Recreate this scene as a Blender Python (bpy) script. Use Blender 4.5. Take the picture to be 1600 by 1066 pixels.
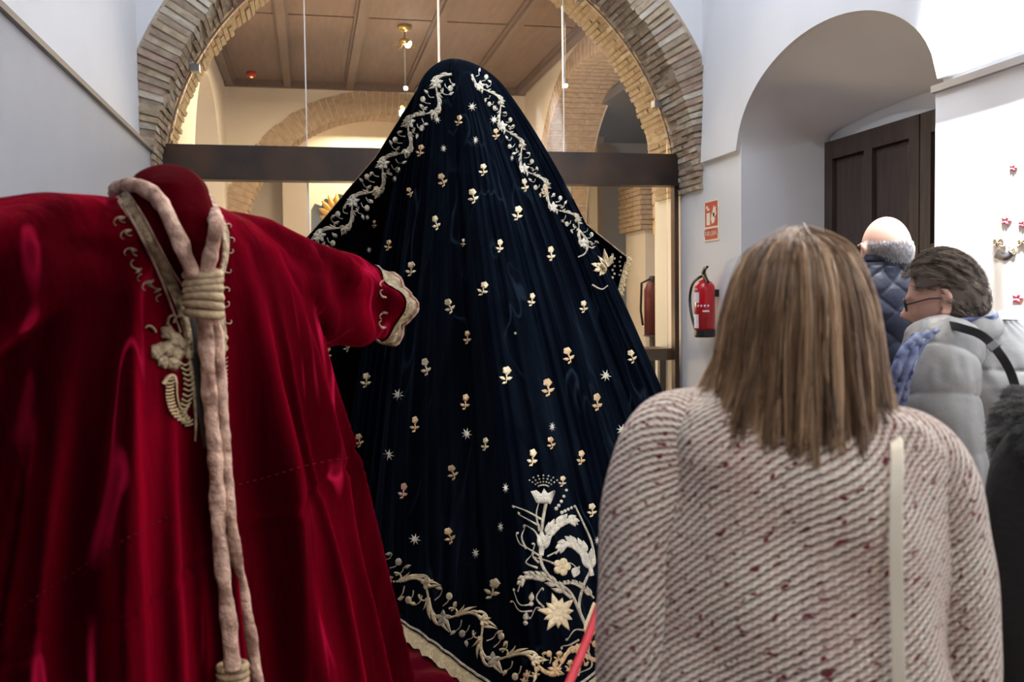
import bpy, math, random
import numpy as np
from mathutils import Vector, Matrix, noise
from mathutils.bvhtree import BVHTree
random.seed(7); rng=np.random.default_rng(7)
PI=math.pi; sin=math.sin; cos=math.cos; sqrt=math.sqrt
for o in list(bpy.data.objects): bpy.data.objects.remove(o)
S=bpy.context.scene; COL=S.collection
# ------------------------------------------------------------ camera
W_,H_,F=1600.,1066.,1500.
CZ=1.48; TH=math.atan(314/F); PT=math.atan(66/F); RO=0.012
C0=Vector((0,0,CZ))
fh=Vector((sin(TH),cos(TH),0)); rh=Vector((cos(TH),-sin(TH),0))
fw=(fh*cos(PT)-Vector((0,0,1))*sin(PT)).normalized()
up0=rh.cross(fw).normalized()
rt=rh*cos(RO)-up0*sin(RO); up=up0*cos(RO)+rh*sin(RO)
cam=bpy.data.cameras.new('camera'); camo=bpy.data.objects.new('camera',cam); COL.objects.link(camo)
M=Matrix((rt,up,-fw)).transposed().to_4x4(); M.translation=C0; camo.matrix_world=M
cam.sensor_width=36; cam.lens=F/W_*36; cam.clip_start=.05
cam.dof.use_dof=True; cam.dof.focus_distance=4.3; cam.dof.aperture_fstop=5.0
S.camera=camo
S.view_settings.view_transform='Standard'; S.view_settings.look='None'
S.view_settings.exposure=0.0; S.view_settings.gamma=1; S.view_settings.use_curve_mapping=False
w=bpy.data.worlds.new('world'); S.world=w; w.use_nodes=True
w.node_tree.nodes['Background'].inputs[0].default_value=(.75,.82,1,1); w.node_tree.nodes['Background'].inputs[1].default_value=.35
def LDZ(L,D,z): return Vector((L*rh.x+D*fh.x, L*rh.y+D*fh.y, z))
def ray(px,py):
    return (fw+rt*((px-W_/2)/F)+up*((H_/2-py)/F)).normalized()
def P(px,py,d):
    v=fw+rt*((px-W_/2)/F)+up*((H_/2-py)/F)
    return C0+v*(d/ v.dot(fh))
def area(name,loc,tgt,size,power,col,sy=None,spread=PI):
    l=bpy.data.lights.new(name,'AREA'); l.energy=power; l.color=col; l.size=size; l.spread=spread
    if sy: l.shape='RECTANGLE'; l.size_y=sy
    o=bpy.data.objects.new(name,l); COL.objects.link(o); o.location=loc
    o.rotation_euler=(Vector(tgt)-Vector(loc)).to_track_quat('-Z','Y').to_euler(); return o
def spot(name,loc,tgt,power,col,ang=50,blend=.4,rad=.04):
    l=bpy.data.lights.new(name,'SPOT'); l.energy=power; l.color=col; l.spot_size=math.radians(ang); l.spot_blend=blend; l.shadow_soft_size=rad
    o=bpy.data.objects.new(name,l); COL.objects.link(o); o.location=loc
    o.rotation_euler=(Vector(tgt)-Vector(loc)).to_track_quat('-Z','Y').to_euler(); return o
COOL=(.76,.85,1.0); WARM=(1,.78,.54)
area('ceiling_panel_light',(1.0,4.9,4.75),(1.0,4.9,0),2.6,82,COOL,1.6)
spot('gallery_rear_spot',(1.6,-2.2,4.6),(1.0,3.5,.6),150,COOL,75,.8,.08)
spot('robe_spot',(0.7,0.2,4.0),tuple(LDZ(-.6,2,1.3)),42,(1,.9,.84),46,.5,.03)
spot('robe_side_spot',(-.7,4.3,4.1),tuple(LDZ(-.8,1.9,1.2)),60,(1,.88,.82),60,.5,.03)
spot('mantle_spot',(1.7,1.4,4.4),tuple(LDZ(0,4.2,1.7)),190,(.92,.95,1),44,.35,.03)
spot('mantle_side_spot',(-.6,2.6,4.4),tuple(LDZ(0.1,4.0,1.0)),90,(1,.85,.7),60,.35,.03)
spot('visitor_spot',(1.9,2.9,4.4),tuple(LDZ(.42,1.35,1.45)),330,(1,.90,.80),50,.6,.05)
spot('visitor_back_spot',(.3,-1.2,3.6),tuple(LDZ(.42,1.35,1.2)),130,(1,.92,.86),40,.6,.06)
for yy in (.4,1.5,2.5,3.3): spot('panel_spot',(2.3,yy,4.6),(2.71,yy,1.9),3000,(.93,.96,1),44,.6,.05)
spot('wall_spot',(0.3,3.6,4.5),(2.8,5.6,2.2),110,(.85,.9,1),70,.4,.03)
area('far_room_light',(.9,9.9,4.05),(.9,9.9,0),2.6,190,WARM,3.2)
area('far_wall_fill_light',(.9,9.4,1.2),(.9,12.6,3.6),1.4,90,WARM,.8)  # unseen fill behind the mantle, added to brighten the far wall
area('arch_fill_light',(.9,8.9,.9),(.9,7.0,4.0),.8,75,(1,.72,.42),.5)  # added warm fill, hidden by the mantle, to light the rear soffit
area('side_room_light',(5.6,9.5,3.6),(5.4,9.6,0),1.0,14,(.8,.85,1))
area('end_room_light',(.9,13.9,3.9),(.9,13.9,0),1.2,60,WARM,.6)
# ------------------------------------------------------------ helpers
WO={}   # world offset of every parent
def lab(o,label=None,cat=None,group=None,kind=None):
    for k,v in (('label',label),('category',cat),('group',group),('kind',kind)):
        if v: o[k]=v
    return o
def thing(name,loc,label,cat,group=None):
    o=bpy.data.objects.new(name,None); COL.objects.link(o); o.location=loc; o.empty_display_size=.1
    WO[o]=Vector(loc); return lab(o,label,cat,group)
def obj(name,vs,fs,mat,parent=None,smooth=False,uv=None,origin=None,data=None):
    if data is None:
        me=bpy.data.meshes.new(name); vs=np.asarray(vs,dtype=float).reshape(-1,3)
        if parent is not None: off=WO[parent]
        elif origin is not None: off=Vector(origin)
        else:
            off=Vector(((vs[:,0].min()+vs[:,0].max())/2,(vs[:,1].min()+vs[:,1].max())/2,vs[:,2].min()))
        vs=vs-np.array(off)
        me.from_pydata(vs.tolist(),[],[list(map(int,f)) for f in fs])
        if uv is not None:
            l=me.uv_layers.new(name='UVMap'); uv=np.asarray(uv,dtype=float)
            li=np.empty(len(me.loops),dtype=np.int32); me.loops.foreach_get('vertex_index',li)
            l.data.foreach_set('uv',uv[li].ravel())
        if smooth: me.polygons.foreach_set('use_smooth',[True]*len(me.polygons))
        me.materials.append(mat)
    o=bpy.data.objects.new(name,me); COL.objects.link(o)
    if parent is not None: o.parent=parent; WO[o]=WO[parent].copy()
    else: o.location=off; WO[o]=off.copy()
    return o
def struct(name,vs,fs,mat,**k):
    return lab(obj(name,vs,fs,mat,origin=(0,0,0),**k),kind='structure')
class MB:
    def __init__(s): s.v=[]; s.f=[]
    def add(s,vs,fs):
        n=len(s.v); s.v+= [tuple(v) for v in vs]; s.f+=[[i+n for i in f] for f in fs]; return s
    def box(s,x0,x1,y0,y1,z0,z1,b=0):
        vs=[(x,y,z) for x in (x0,x1) for y in (y0,y1) for z in (z0,z1)]
        return s.add(vs,[(0,1,3,2),(4,6,7,5),(0,4,5,1),(2,3,7,6),(0,2,6,4),(1,5,7,3)])
    def tube(s,pts,r,n=8,cap=True):
        pts=[Vector(p) for p in pts]; rs=r if hasattr(r,'__len__') else [r]*len(pts)
        base=len(s.v); ref=None
        for i,p in enumerate(pts):
            t=(pts[min(i+1,len(pts)-1)]-pts[max(i-1,0)]).normalized()
            if ref is None: ref=t.orthogonal().normalized()
            ref=(ref-t*ref.dot(t)); ref=ref.normalized() if ref.length>1e-6 else t.orthogonal().normalized()
            b=t.cross(ref)
            for k in range(n):
                a=2*PI*k/n; s.v.append(tuple(p+(ref*cos(a)+b*sin(a))*rs[i]))
        for i in range(len(pts)-1):
            for k in range(n):
                a=base+i*n+k; c=base+i*n+(k+1)%n; s.f.append([a,c,c+n,a+n])
        if cap:
            s.f.append([base+k for k in range(n)][::-1]); s.f.append([base+(len(pts)-1)*n+k for k in range(n)])
        return s
    def lathe(s,c,prof,n=24,axis='z'):
        base=len(s.v)
        for r,h in prof:
            for k in range(n):
                a=2*PI*k/n; x,y=r*cos(a),r*sin(a)
                s.v.append((c[0]+x,c[1]+y,c[2]+h) if axis=='z' else ((c[0]+x,c[1]+h,c[2]+y) if axis=='y' else (c[0]+h,c[1]+x,c[2]+y)))
        for i in range(len(prof)-1):
            for k in range(n):
                a=base+i*n+k; c2=base+i*n+(k+1)%n; s.f.append([a,c2,c2+n,a+n])
        s.f.append([base+k for k in range(n)][::-1]); s.f.append([base+(len(prof)-1)*n+k for k in range(n)])
        return s
    def ball(s,c,r,n=12,m=8):
        r=r if hasattr(r,'__len__') else (r,r,r)
        prof=[]; base=len(s.v)
        for i in range(m+1):
            th=PI*i/m
            for k in range(n):
                a=2*PI*k/n; s.v.append((c[0]+r[0]*sin(th)*cos(a),c[1]+r[1]*sin(th)*sin(a),c[2]+r[2]*cos(th)))
        for i in range(m):
            for k in range(n):
                a=base+i*n+k; c2=base+i*n+(k+1)%n; s.f.append([a,a+n,c2+n,c2])
        return s
    def build(s,name,mat,parent=None,smooth=False,**k): return obj(name,s.v,s.f,mat,parent,smooth,**k)
    def struct(s,name,mat,**k): return struct(name,s.v,s.f,mat,**k)
def grid(nu,nv,fn,closeu=False):
    """verts fn(i/(nu),j/(nv-1)); i wraps if closeu"""
    vs=[]; fs=[]; uv=[]
    for j in range(nv):
        for i in range(nu):
            u=i/nu if closeu else i/(nu-1)
            vs.append(tuple(fn(u,j/(nv-1))))
    for j in range(nv-1):
        for i in range(nu if closeu else nu-1):
            a=j*nu+i; b=j*nu+(i+1)%nu; fs.append([a,b,b+nu,a+nu])
    return vs,fs
def interp(x,xs,ys): return float(np.interp(x,xs,ys))
def smoothcurve(pts,n):
    pts=[np.array(p,dtype=float) for p in pts]; m=len(pts); out=[]
    P_=[2*pts[0]-pts[1]]+pts+[2*pts[-1]-pts[-2]]
    for i in range(n):
        t=i/(n-1)*(m-1); k=min(int(t),m-2); f=t-k; a,b,c,d=P_[k:k+4]
        out.append(.5*((2*b)+(-a+c)*f+(2*a-5*b+4*c-d)*f*f+(-a+3*b-3*c+d)*f**3))
    return out
# ------------------------------------------------------------ materials
def mat(name,col,rough=.6,metal=0,bump=0,bscale=30,var=0,vscale=4,sheen=None,emit=None,spec=None,coat=0,stretch=None,col2=None):
    m=bpy.data.materials.new(name); m.use_nodes=True; nt=m.node_tree; b=nt.nodes['Principled BSDF']
    b.inputs['Base Color'].default_value=(*col,1); b.inputs['Roughness'].default_value=rough; b.inputs['Metallic'].default_value=metal
    if spec is not None: b.inputs['Specular IOR Level'].default_value=spec
    if coat: b.inputs['Coat Weight'].default_value=coat
    if sheen: b.inputs['Sheen Weight'].default_value=sheen[0]; b.inputs['Sheen Roughness'].default_value=sheen[1]; b.inputs['Sheen Tint'].default_value=(*sheen[2],1)
    if emit: b.inputs['Emission Color'].default_value=(*emit[0],1); b.inputs['Emission Strength'].default_value=emit[1]
    tc=nt.nodes.new('ShaderNodeTexCoord'); src=tc.outputs['Object']
    if stretch:
        mp=nt.nodes.new('ShaderNodeMapping'); mp.inputs['Scale'].default_value=stretch; nt.links.new(src,mp.inputs[0]); src=mp.outputs[0]
    if var or col2:
        n=nt.nodes.new('ShaderNodeTexNoise'); n.inputs['Scale'].default_value=vscale; n.inputs['Detail'].default_value=5; nt.links.new(src,n.inputs['Vector'])
        r=nt.nodes.new('ShaderNodeValToRGB'); r.color_ramp.elements[0].position=.35; r.color_ramp.elements[1].position=.65
        c2=col2 if col2 else tuple(min(1,c*(1+var)) for c in col); c1=col if col2 else tuple(c*(1-var) for c in col)
        r.color_ramp.elements[0].color=(*c1,1); r.color_ramp.elements[1].color=(*c2,1)
        nt.links.new(n.outputs['Fac'],r.inputs[0]); nt.links.new(r.outputs[0],b.inputs['Base Color'])
    if bump:
        n=nt.nodes.new('ShaderNodeTexNoise'); n.inputs['Scale'].default_value=bscale; n.inputs['Detail'].default_value=6; nt.links.new(src,n.inputs['Vector'])
        bp=nt.nodes.new('ShaderNodeBump'); bp.inputs['Strength'].default_value=bump; bp.inputs['Distance'].default_value=.01
        nt.links.new(n.outputs['Fac'],bp.inputs['Height']); nt.links.new(bp.outputs[0],b.inputs['Normal'])
    return m
def velvet(name,dark,bright,sheen,sw=.8,vs=5.,stretch=(1,1,.25),bmp=.35,highlight_streak=None):
    m=bpy.data.materials.new(name); m.use_nodes=True; nt=m.node_tree; N=nt.nodes; K=nt.links; b=N['Principled BSDF']
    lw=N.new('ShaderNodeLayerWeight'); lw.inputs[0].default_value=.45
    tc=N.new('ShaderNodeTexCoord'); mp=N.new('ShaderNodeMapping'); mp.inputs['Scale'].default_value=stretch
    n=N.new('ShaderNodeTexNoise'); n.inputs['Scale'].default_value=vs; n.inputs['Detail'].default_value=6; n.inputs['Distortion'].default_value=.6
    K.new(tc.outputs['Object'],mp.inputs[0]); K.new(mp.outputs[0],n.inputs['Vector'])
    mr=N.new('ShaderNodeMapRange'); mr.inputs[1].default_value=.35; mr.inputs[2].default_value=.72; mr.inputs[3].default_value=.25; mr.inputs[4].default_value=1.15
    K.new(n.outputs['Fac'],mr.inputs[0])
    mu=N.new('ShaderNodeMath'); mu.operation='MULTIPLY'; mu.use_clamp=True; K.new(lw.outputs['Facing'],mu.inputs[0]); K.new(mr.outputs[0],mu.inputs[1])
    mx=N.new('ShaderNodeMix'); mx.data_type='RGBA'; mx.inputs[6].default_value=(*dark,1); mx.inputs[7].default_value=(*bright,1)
    if highlight_streak:  # thin vertical highlights on the pile, painted into the base colour
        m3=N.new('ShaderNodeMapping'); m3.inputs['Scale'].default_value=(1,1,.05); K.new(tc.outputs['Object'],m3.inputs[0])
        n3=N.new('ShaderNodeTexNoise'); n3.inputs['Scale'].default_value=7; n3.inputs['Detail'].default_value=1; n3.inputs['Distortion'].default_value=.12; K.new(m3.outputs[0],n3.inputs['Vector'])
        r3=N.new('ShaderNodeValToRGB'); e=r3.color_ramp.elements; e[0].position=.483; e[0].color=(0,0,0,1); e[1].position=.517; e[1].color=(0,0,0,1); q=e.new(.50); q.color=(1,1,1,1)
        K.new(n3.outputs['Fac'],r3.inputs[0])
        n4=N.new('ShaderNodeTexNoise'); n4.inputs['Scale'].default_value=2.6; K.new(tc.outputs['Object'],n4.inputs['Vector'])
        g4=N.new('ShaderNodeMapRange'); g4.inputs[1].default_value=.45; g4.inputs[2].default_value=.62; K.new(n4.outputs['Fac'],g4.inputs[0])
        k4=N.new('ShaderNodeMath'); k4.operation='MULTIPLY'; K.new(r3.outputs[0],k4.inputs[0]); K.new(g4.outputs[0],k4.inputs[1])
        s4=N.new('ShaderNodeMix'); s4.data_type='RGBA'; s4.inputs[7].default_value=(*highlight_streak,1); K.new(k4.outputs[0],s4.inputs[0]); K.new(mx.outputs[2],s4.inputs[6]); K.new(s4.outputs[2],b.inputs['Base Color'])
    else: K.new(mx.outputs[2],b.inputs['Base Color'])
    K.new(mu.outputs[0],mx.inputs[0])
    b.inputs['Roughness'].default_value=.55; b.inputs['Specular IOR Level'].default_value=.07; b.inputs['Specular Tint'].default_value=(*[min(1,c*3+.05) for c in bright],1)
    b.inputs['IOR'].default_value=1.06
    b.inputs['Sheen Weight'].default_value=sw; b.inputs['Sheen Roughness'].default_value=.3; b.inputs['Sheen Tint'].default_value=(*sheen,1)
    n2=N.new('ShaderNodeTexNoise'); n2.inputs['Scale'].default_value=vs*5; n2.inputs['Detail'].default_value=5; K.new(mp.outputs[0],n2.inputs['Vector'])
    bp=N.new('ShaderNodeBump'); bp.inputs['Strength'].default_value=bmp; bp.inputs['Distance'].default_value=.012; K.new(n2.outputs['Fac'],bp.inputs['Height']); K.new(bp.outputs[0],b.inputs['Normal'])
    return m
def attrmat(name,ramp,rough=.4,aniso=0):
    m=bpy.data.materials.new(name); m.use_nodes=True; nt=m.node_tree; b=nt.nodes['Principled BSDF']
    a=nt.nodes.new('ShaderNodeAttribute'); a.attribute_name='tone'; r=nt.nodes.new('ShaderNodeValToRGB')
    e=r.color_ramp.elements; e[0].position=ramp[0][0]; e[0].color=(*ramp[0][1],1); e[1].position=ramp[-1][0]; e[1].color=(*ramp[-1][1],1)
    for p,c in ramp[1:-1]: k=e.new(p); k.color=(*c,1)
    nt.links.new(a.outputs['Fac'],r.inputs[0]); nt.links.new(r.outputs[0],b.inputs['Base Color']); b.inputs['Roughness'].default_value=rough
    return m
def glassmat():
    m=bpy.data.materials.new('clear_glass'); m.use_nodes=True; nt=m.node_tree; N=nt.nodes; N.remove(N['Principled BSDF'])
    t=N.new('ShaderNodeBsdfTransparent'); t.inputs[0].default_value=(.95,.97,.96,1); g=N.new('ShaderNodeBsdfGlossy'); g.inputs['Roughness'].default_value=.01
    f=N.new('ShaderNodeFresnel'); f.inputs[0].default_value=1.45; mx=N.new('ShaderNodeMixShader')
    nt.links.new(f.outputs[0],mx.inputs[0]); nt.links.new(t.outputs[0],mx.inputs[1]); nt.links.new(g.outputs[0],mx.inputs[2])
    nt.links.new(mx.outputs[0],N['Material Output'].inputs[0]); return m
def tweed():
    m=bpy.data.materials.new('tweed_wool'); m.use_nodes=True; nt=m.node_tree; N=nt.nodes; K=nt.links; b=N['Principled BSDF']
    uv=N.new('ShaderNodeUVMap')
    def mth(op,a,b_=None,clamp=False):
        n=N.new('ShaderNodeMath'); n.operation=op; n.use_clamp=clamp
        for i,x in enumerate((a,b_)):
            if x is None: continue
            if isinstance(x,(int,float)): n.inputs[i].default_value=x
            else: K.new(x,n.inputs[i])
        return n.outputs[0]
    nz=N.new('ShaderNodeTexNoise'); nz.inputs['Scale'].default_value=18; nz.inputs['Detail'].default_value=3; K.new(uv.outputs[0],nz.inputs['Vector'])
    ad=N.new('ShaderNodeMix'); ad.data_type='RGBA'; ad.blend_type='LINEAR_LIGHT'; ad.inputs[0].default_value=.0045; K.new(uv.outputs[0],ad.inputs[6]); K.new(nz.outputs['Color'],ad.inputs[7])
    mp=N.new('ShaderNodeMapping'); mp.inputs['Rotation'].default_value=(0,0,math.radians(-36)); K.new(ad.outputs[2],mp.inputs[0])
    sp=N.new('ShaderNodeSeparateXYZ'); K.new(mp.outputs[0],sp.inputs[0])
    row=mth('DIVIDE',sp.outputs[1],.0102); fl=mth('FLOOR',row); fy=mth('FRACT',row)
    col=mth('ADD',mth('DIVIDE',sp.outputs[0],.0115),mth('MULTIPLY',fl,.37)); fx_=mth('FRACT',col)
    ry=mth('SINE',mth('MULTIPLY',fy,PI))            # rib height 0..1
    gap=mth('LESS_THAN',ry,.60)
    dsh=mth('MULTIPLY',gap,mth('LESS_THAN',fx_,.56))
    def nzr(scale,els,det=2,vec=uv.outputs[0],sc=None):
        n=N.new('ShaderNodeTexNoise'); n.inputs['Scale'].default_value=scale; n.inputs['Detail'].default_value=det
        if sc:
            q=N.new('ShaderNodeMapping'); q.inputs['Scale'].default_value=sc; K.new(vec,q.inputs[0]); K.new(q.outputs[0],n.inputs['Vector'])
        else: K.new(vec,n.inputs['Vector'])
        r=N.new('ShaderNodeValToRGB'); e=r.color_ramp.elements
        e[0].position,e[0].color=els[0][0],(*els[0][1],1); e[1].position,e[1].color=els[-1][0],(*els[-1][1],1)
        for p,c in els[1:-1]: k=e.new(p); k.color=(*c,1)
        K.new(n.outputs['Fac'],r.inputs[0]); return r.outputs[0]
    def mixc(f,a,b_):
        x=N.new('ShaderNodeMix'); x.data_type='RGBA'; K.new(f,x.inputs[0])
        for i,c in ((6,a),(7,b_)):
            if isinstance(c,tuple): x.inputs[i].default_value=(*c,1)
            else: K.new(c,x.inputs[i])
        return x.outputs[2]
    cream=nzr(9,[(.3,(.62,.49,.42)),(.5,(.76,.66,.57)),(.7,(.82,.76,.64))])
    fine=nzr(260,[(.3,(.72,.72,.72)),(.7,(1,1,1))],2)
    cm=N.new('ShaderNodeMix'); cm.data_type='RGBA'; cm.blend_type='MULTIPLY'; cm.inputs[0].default_value=.8; K.new(cream,cm.inputs[6]); K.new(fine,cm.inputs[7])
    dark=nzr(70,[(.34,(.03,.022,.028)),(.45,(.10,.05,.045)),(.50,(.26,.15,.12)),(.56,(.13,.012,.018)),(.68,(.20,.08,.04))],1,mp.outputs[0],(.5,1.6,1))
    dim=nzr(60,[(.3,(.46,.34,.29)),(.7,(.64,.52,.44))])
    c1=mixc(gap,cm.outputs[2],dim); c2=mixc(dsh,c1,dark)
    slub=nzr(105,[(.0,(0,0,0)),(.645,(0,0,0)),(.675,(1,1,1))],1,mp.outputs[0],(.6,1.1,1))
    c3=mixc(slub,c2,(.15,.012,.022))
    yn=nzr(34,[(.0,(0,0,0)),(.63,(0,0,0)),(.67,(1,1,1))],0,uv.outputs[0],(1,.04,1))
    c4=mixc(mth('MULTIPLY',yn,dsh),c3,(.05,.03,.035))
    K.new(c4,b.inputs['Base Color']); b.inputs['Roughness'].default_value=.95; b.inputs['Specular IOR Level'].default_value=.1
    b.inputs['Sheen Weight'].default_value=.25; b.inputs['Sheen Roughness'].default_value=.6
    hgt=mth('MULTIPLY',ry,mth('ADD',mth('MULTIPLY',mth('SINE',mth('MULTIPLY',fx_,PI)),.35),.65))
    bp=N.new('ShaderNodeBump'); bp.inputs['Strength'].default_value=.9; bp.inputs['Distance'].default_value=.004
    K.new(hgt,bp.inputs['Height']); K.new(bp.outputs[0],b.inputs['Normal'])
    return m
M_side=mat('plaster_grey',(.50,.50,.50),.85,bump=.12,bscale=9)
M_wall=mat('plaster_white',(.66,.66,.67),.85,bump=.12,bscale=9,var=.03,vscale=1.5)
M_warm=mat('plaster_cream',(.72,.64,.54),.85,bump=.12,bscale=9,var=.04,vscale=1.5)
M_panel=mat('grey_panel',(.30,.32,.36),.6,var=.02)
M_board=mat('white_board',(.85,.85,.86),.5)
M_floor=mat('floor_tile',(.22,.15,.11),.35,var=.2,vscale=6,bump=.05)
M_steel=mat('dark_steel',(.022,.017,.015),.38,metal=.35,col2=(.07,.038,.022),vscale=3,bump=.05,bscale=14)
M_metal=mat('brushed_metal',(.35,.35,.36),.35,metal=.9)
M_trim=mat('grey_trim',(.13,.12,.12),.5,metal=.3)
M_wood=mat('dark_wood',(.035,.022,.017),.5,col2=(.06,.038,.03),vscale=5,stretch=(6,6,.7),bump=.2,bscale=8)
M_ceilwood=mat('ceiling_wood',(.15,.095,.068),.6,col2=(.19,.125,.09),vscale=4,stretch=(6,.6,6),bump=.1)
M_beamwood=mat('ceiling_beam_wood',(.13,.085,.062),.6,col2=(.165,.11,.082),vscale=4,stretch=(6,.6,6))
M_mortar=mat('lime_mortar',(.40,.33,.25),.95,bump=.5,bscale=40,var=.15)
def brickmat(name,a,b): return mat(name,a,.9,bump=.7,bscale=35,col2=b,vscale=16)
M_br=[brickmat('brick_ochre',(.30,.22,.14),(.42,.33,.22)),brickmat('brick_tan',(.33,.25,.17),(.44,.36,.26)),brickmat('brick_brown',(.24,.175,.125),(.34,.26,.18)),brickmat('brick_rose',(.31,.20,.15),(.40,.29,.21)),brickmat('brick_pale',(.42,.36,.28),(.5,.44,.35))]
M_fbr=brickmat('brick_far',(.38,.26,.17),(.50,.37,.25))
M_glass=glassmat()
M_seal=mat('glass_edge',(.75,.75,.7),.3)
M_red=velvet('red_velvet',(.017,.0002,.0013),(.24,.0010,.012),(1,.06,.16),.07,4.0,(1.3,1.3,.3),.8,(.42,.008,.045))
M_darkred=velvet('dark_red_velvet',(.035,.0005,.002),(.075,.001,.004),(1,.1,.15),.015,5)
M_floorred=velvet('floor_red_velvet',(.035,.001,.004),(.16,.004,.014),(1,.2,.25),.12,3,(1,1,1))
M_navy=velvet('navy_velvet',(.0010,.0013,.003),(.0065,.0115,.0195),(.4,.6,.85),.010,6,(1,1,.18),.4,(.012,.020,.033))
M_black=velvet('black_velvet',(.0012,.0012,.002),(.006,.007,.012),(.4,.5,.7),.02,6)
M_silver=mat('silver_thread',(.58,.52,.40),.45,metal=.35,bump=.9,bscale=200,var=.3,vscale=45)
M_white=mat('white_thread',(.68,.64,.53),.5,metal=.15,bump=.8,bscale=200,var=.2,vscale=40)
M_gold=mat('gold_thread',(.72,.50,.27),.42,metal=.4,bump=.6,bscale=220,var=.15,vscale=60)
M_pgold=mat('pale_gold_thread',(.80,.66,.42),.42,metal=.35,bump=.6,bscale=220,var=.12,vscale=60)
M_lace=mat('gold_lace',(.55,.42,.22),.45,metal=.45,bump=1,bscale=160,col2=(.75,.62,.4),vscale=90)
M_oldgold=mat('old_gold_thread',(.20,.14,.08),.5,metal=.4,bump=1,bscale=120,col2=(.50,.39,.24),vscale=55)
M_rope=mat('pink_rope',(.24,.13,.09),.85,bump=1,bscale=80,col2=(.62,.41,.31),vscale=32)
M_twine=mat('knot_twine',(.26,.18,.10),.7,bump=.6,bscale=90,col2=(.46,.34,.2),vscale=30)
M_blk=mat('black_cloth',(.006,.006,.007),.9,bump=.3,bscale=60)
M_lin=mat('black_lining',(.006,.003,.003),.8)
M_tweed=tweed()
M_skin=mat('skin',(.62,.36,.27),.5,var=.05)
M_hair=attrmat('streaked_hair',[(0,(.05,.03,.018)),(.3,(.17,.10,.055)),(.6,(.36,.22,.125)),(1,(.78,.55,.34))],.36)
M_haircap=mat('hair_base',(.09,.055,.033),.7)
M_hair2=attrmat('short_brown_hair',[(0,(.06,.046,.036)),(.5,(.17,.13,.10)),(1,(.42,.34,.27))],.4)
M_hair3=attrmat('white_hair',[(0,(.20,.20,.21)),(1,(.55,.55,.57))],.5)
M_blackhair=attrmat('black_fur',[(0,(.003,.003,.003)),(1,(.012,.011,.011))],.6)
M_navyq=mat('navy_nylon',(.006,.0075,.018),.5,spec=.2,bump=.15,bscale=50,var=.15)
M_grey=mat('grey_nylon',(.245,.243,.24),.45,bump=.7,bscale=11,var=.05)
M_scarf=mat('blue_scarf',(.035,.055,.16),.85,col2=(.26,.30,.44),vscale=26)
M_cream=mat('cream_leather',(.74,.68,.54),.45)
M_bstrap=mat('black_strap',(.008,.008,.009),.5)
M_extred=mat('red_paint',(.50,.006,.014),.28,coat=.4)
M_blkpl=mat('black_plastic',(.008,.008,.008),.4)
M_brass=mat('brass',(.6,.42,.12),.3,metal=.9)
M_signred=mat('sign_red',(.52,.05,.035),.5)
M_signwht=mat('sign_cream',(.78,.72,.56),.5)
M_label=mat('label_white',(.6,.6,.66),.5)
M_bulb=mat('bulb_glow',(1,1,1),.5,emit=((1,.97,.92),25))
M_orange=mat('orange_glow',(1,.5,.15),.5,emit=((1,.45,.12),2))
M_gild=mat('gilded_wood',(.60,.34,.09),.35,metal=.5,bump=.3)
M_slate=mat('slate_paint',(.10,.12,.14),.6)
M_cord=mat('red_cord',(.55,.01,.03),.6)
M_pale=mat('pale_satin',(.72,.66,.60),.5,var=.06,vscale=8)
M_pink=mat('pink_silk',(.65,.16,.2),.5)
M_trous=mat('dark_trousers',(.02,.022,.028),.85); M_shoe=mat('black_shoe',(.01,.01,.01),.4)
# ------------------------------------------------------------ setting
XL,XR=-.99,2.8
YA,YG,YB=6.56,7.0,7.5      # arch face, glass, arch back
AX,AZ,RI,RE=.9,2.25,1.875,2.12
MB().box(-1.6,7.5,-3,15,-.1,0).struct('floor',M_floor)
MB().box(-1.3,-1.05,-3,YB,0,5).struct('wall_left',M_wall)
MB().box(-1.05,-.985,-3,7.0,0,2.45).struct('wall_panel_left',M_panel)
t=MB().box(-1.05,-.965,-3,7.0,2.45,2.475).struct('trim_1',M_trim)
MB().box(-1.3,4,-3.2,-3,0,5).struct('wall_rear',M_wall)
MB().box(-1.3,4,-3,YB,4.9,5).struct('ceiling',M_wall)
# right wall with niche: Y NY0..NY1
NY0,NY1=3.86,5.93; NC=(NY0+NY1)/2; NH=(NY1-NY0)/2; NS=2.41; NR=.56; XD=3.42; DT=2.5
def nz_(y): return NS+NR*sqrt(max(0,1-((y-NC)/NH)**2))
def right_wall():
    m=MB(); m.box(XR,XR+.7,-3,NY0,0,5); m.box(XR,XR+.7,NY1,7.55,0,5)
    n=48; ys=[NC-NH*cos(PI*i/n) for i in range(n+1)]
    for a,b in zip(ys[:-1],ys[1:]):
        za,zb=nz_(a),nz_(b)
        m.add([(XR,a,za),(XR,b,zb),(XR,b,5),(XR,a,5)],[(0,1,2,3)])
    return m.struct('wall_right',M_wall)
right_wall()
# niche vault: from the front arch down to the flat door head
def vf(u,v):
    y=NC-NH*cos(PI*u); zf=nz_(y); zb=DT+.02+.10*sin(PI*u)
    k=v*v*(3-2*v)*.6+v*.4
    return (XR+(XD-XR+.02)*v, y, max(zf*(1-k)+zb*k, DT if v>.97 else 0))
vs,fs=grid(49,14,vf); struct('wall_niche_vault',vs,fs,M_wall,smooth=True)
MB().box(XD+.02,XD+.3,NY0-.3,NY1+.3,DT,3.2).struct('wall_niche_back',M_wall)
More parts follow.
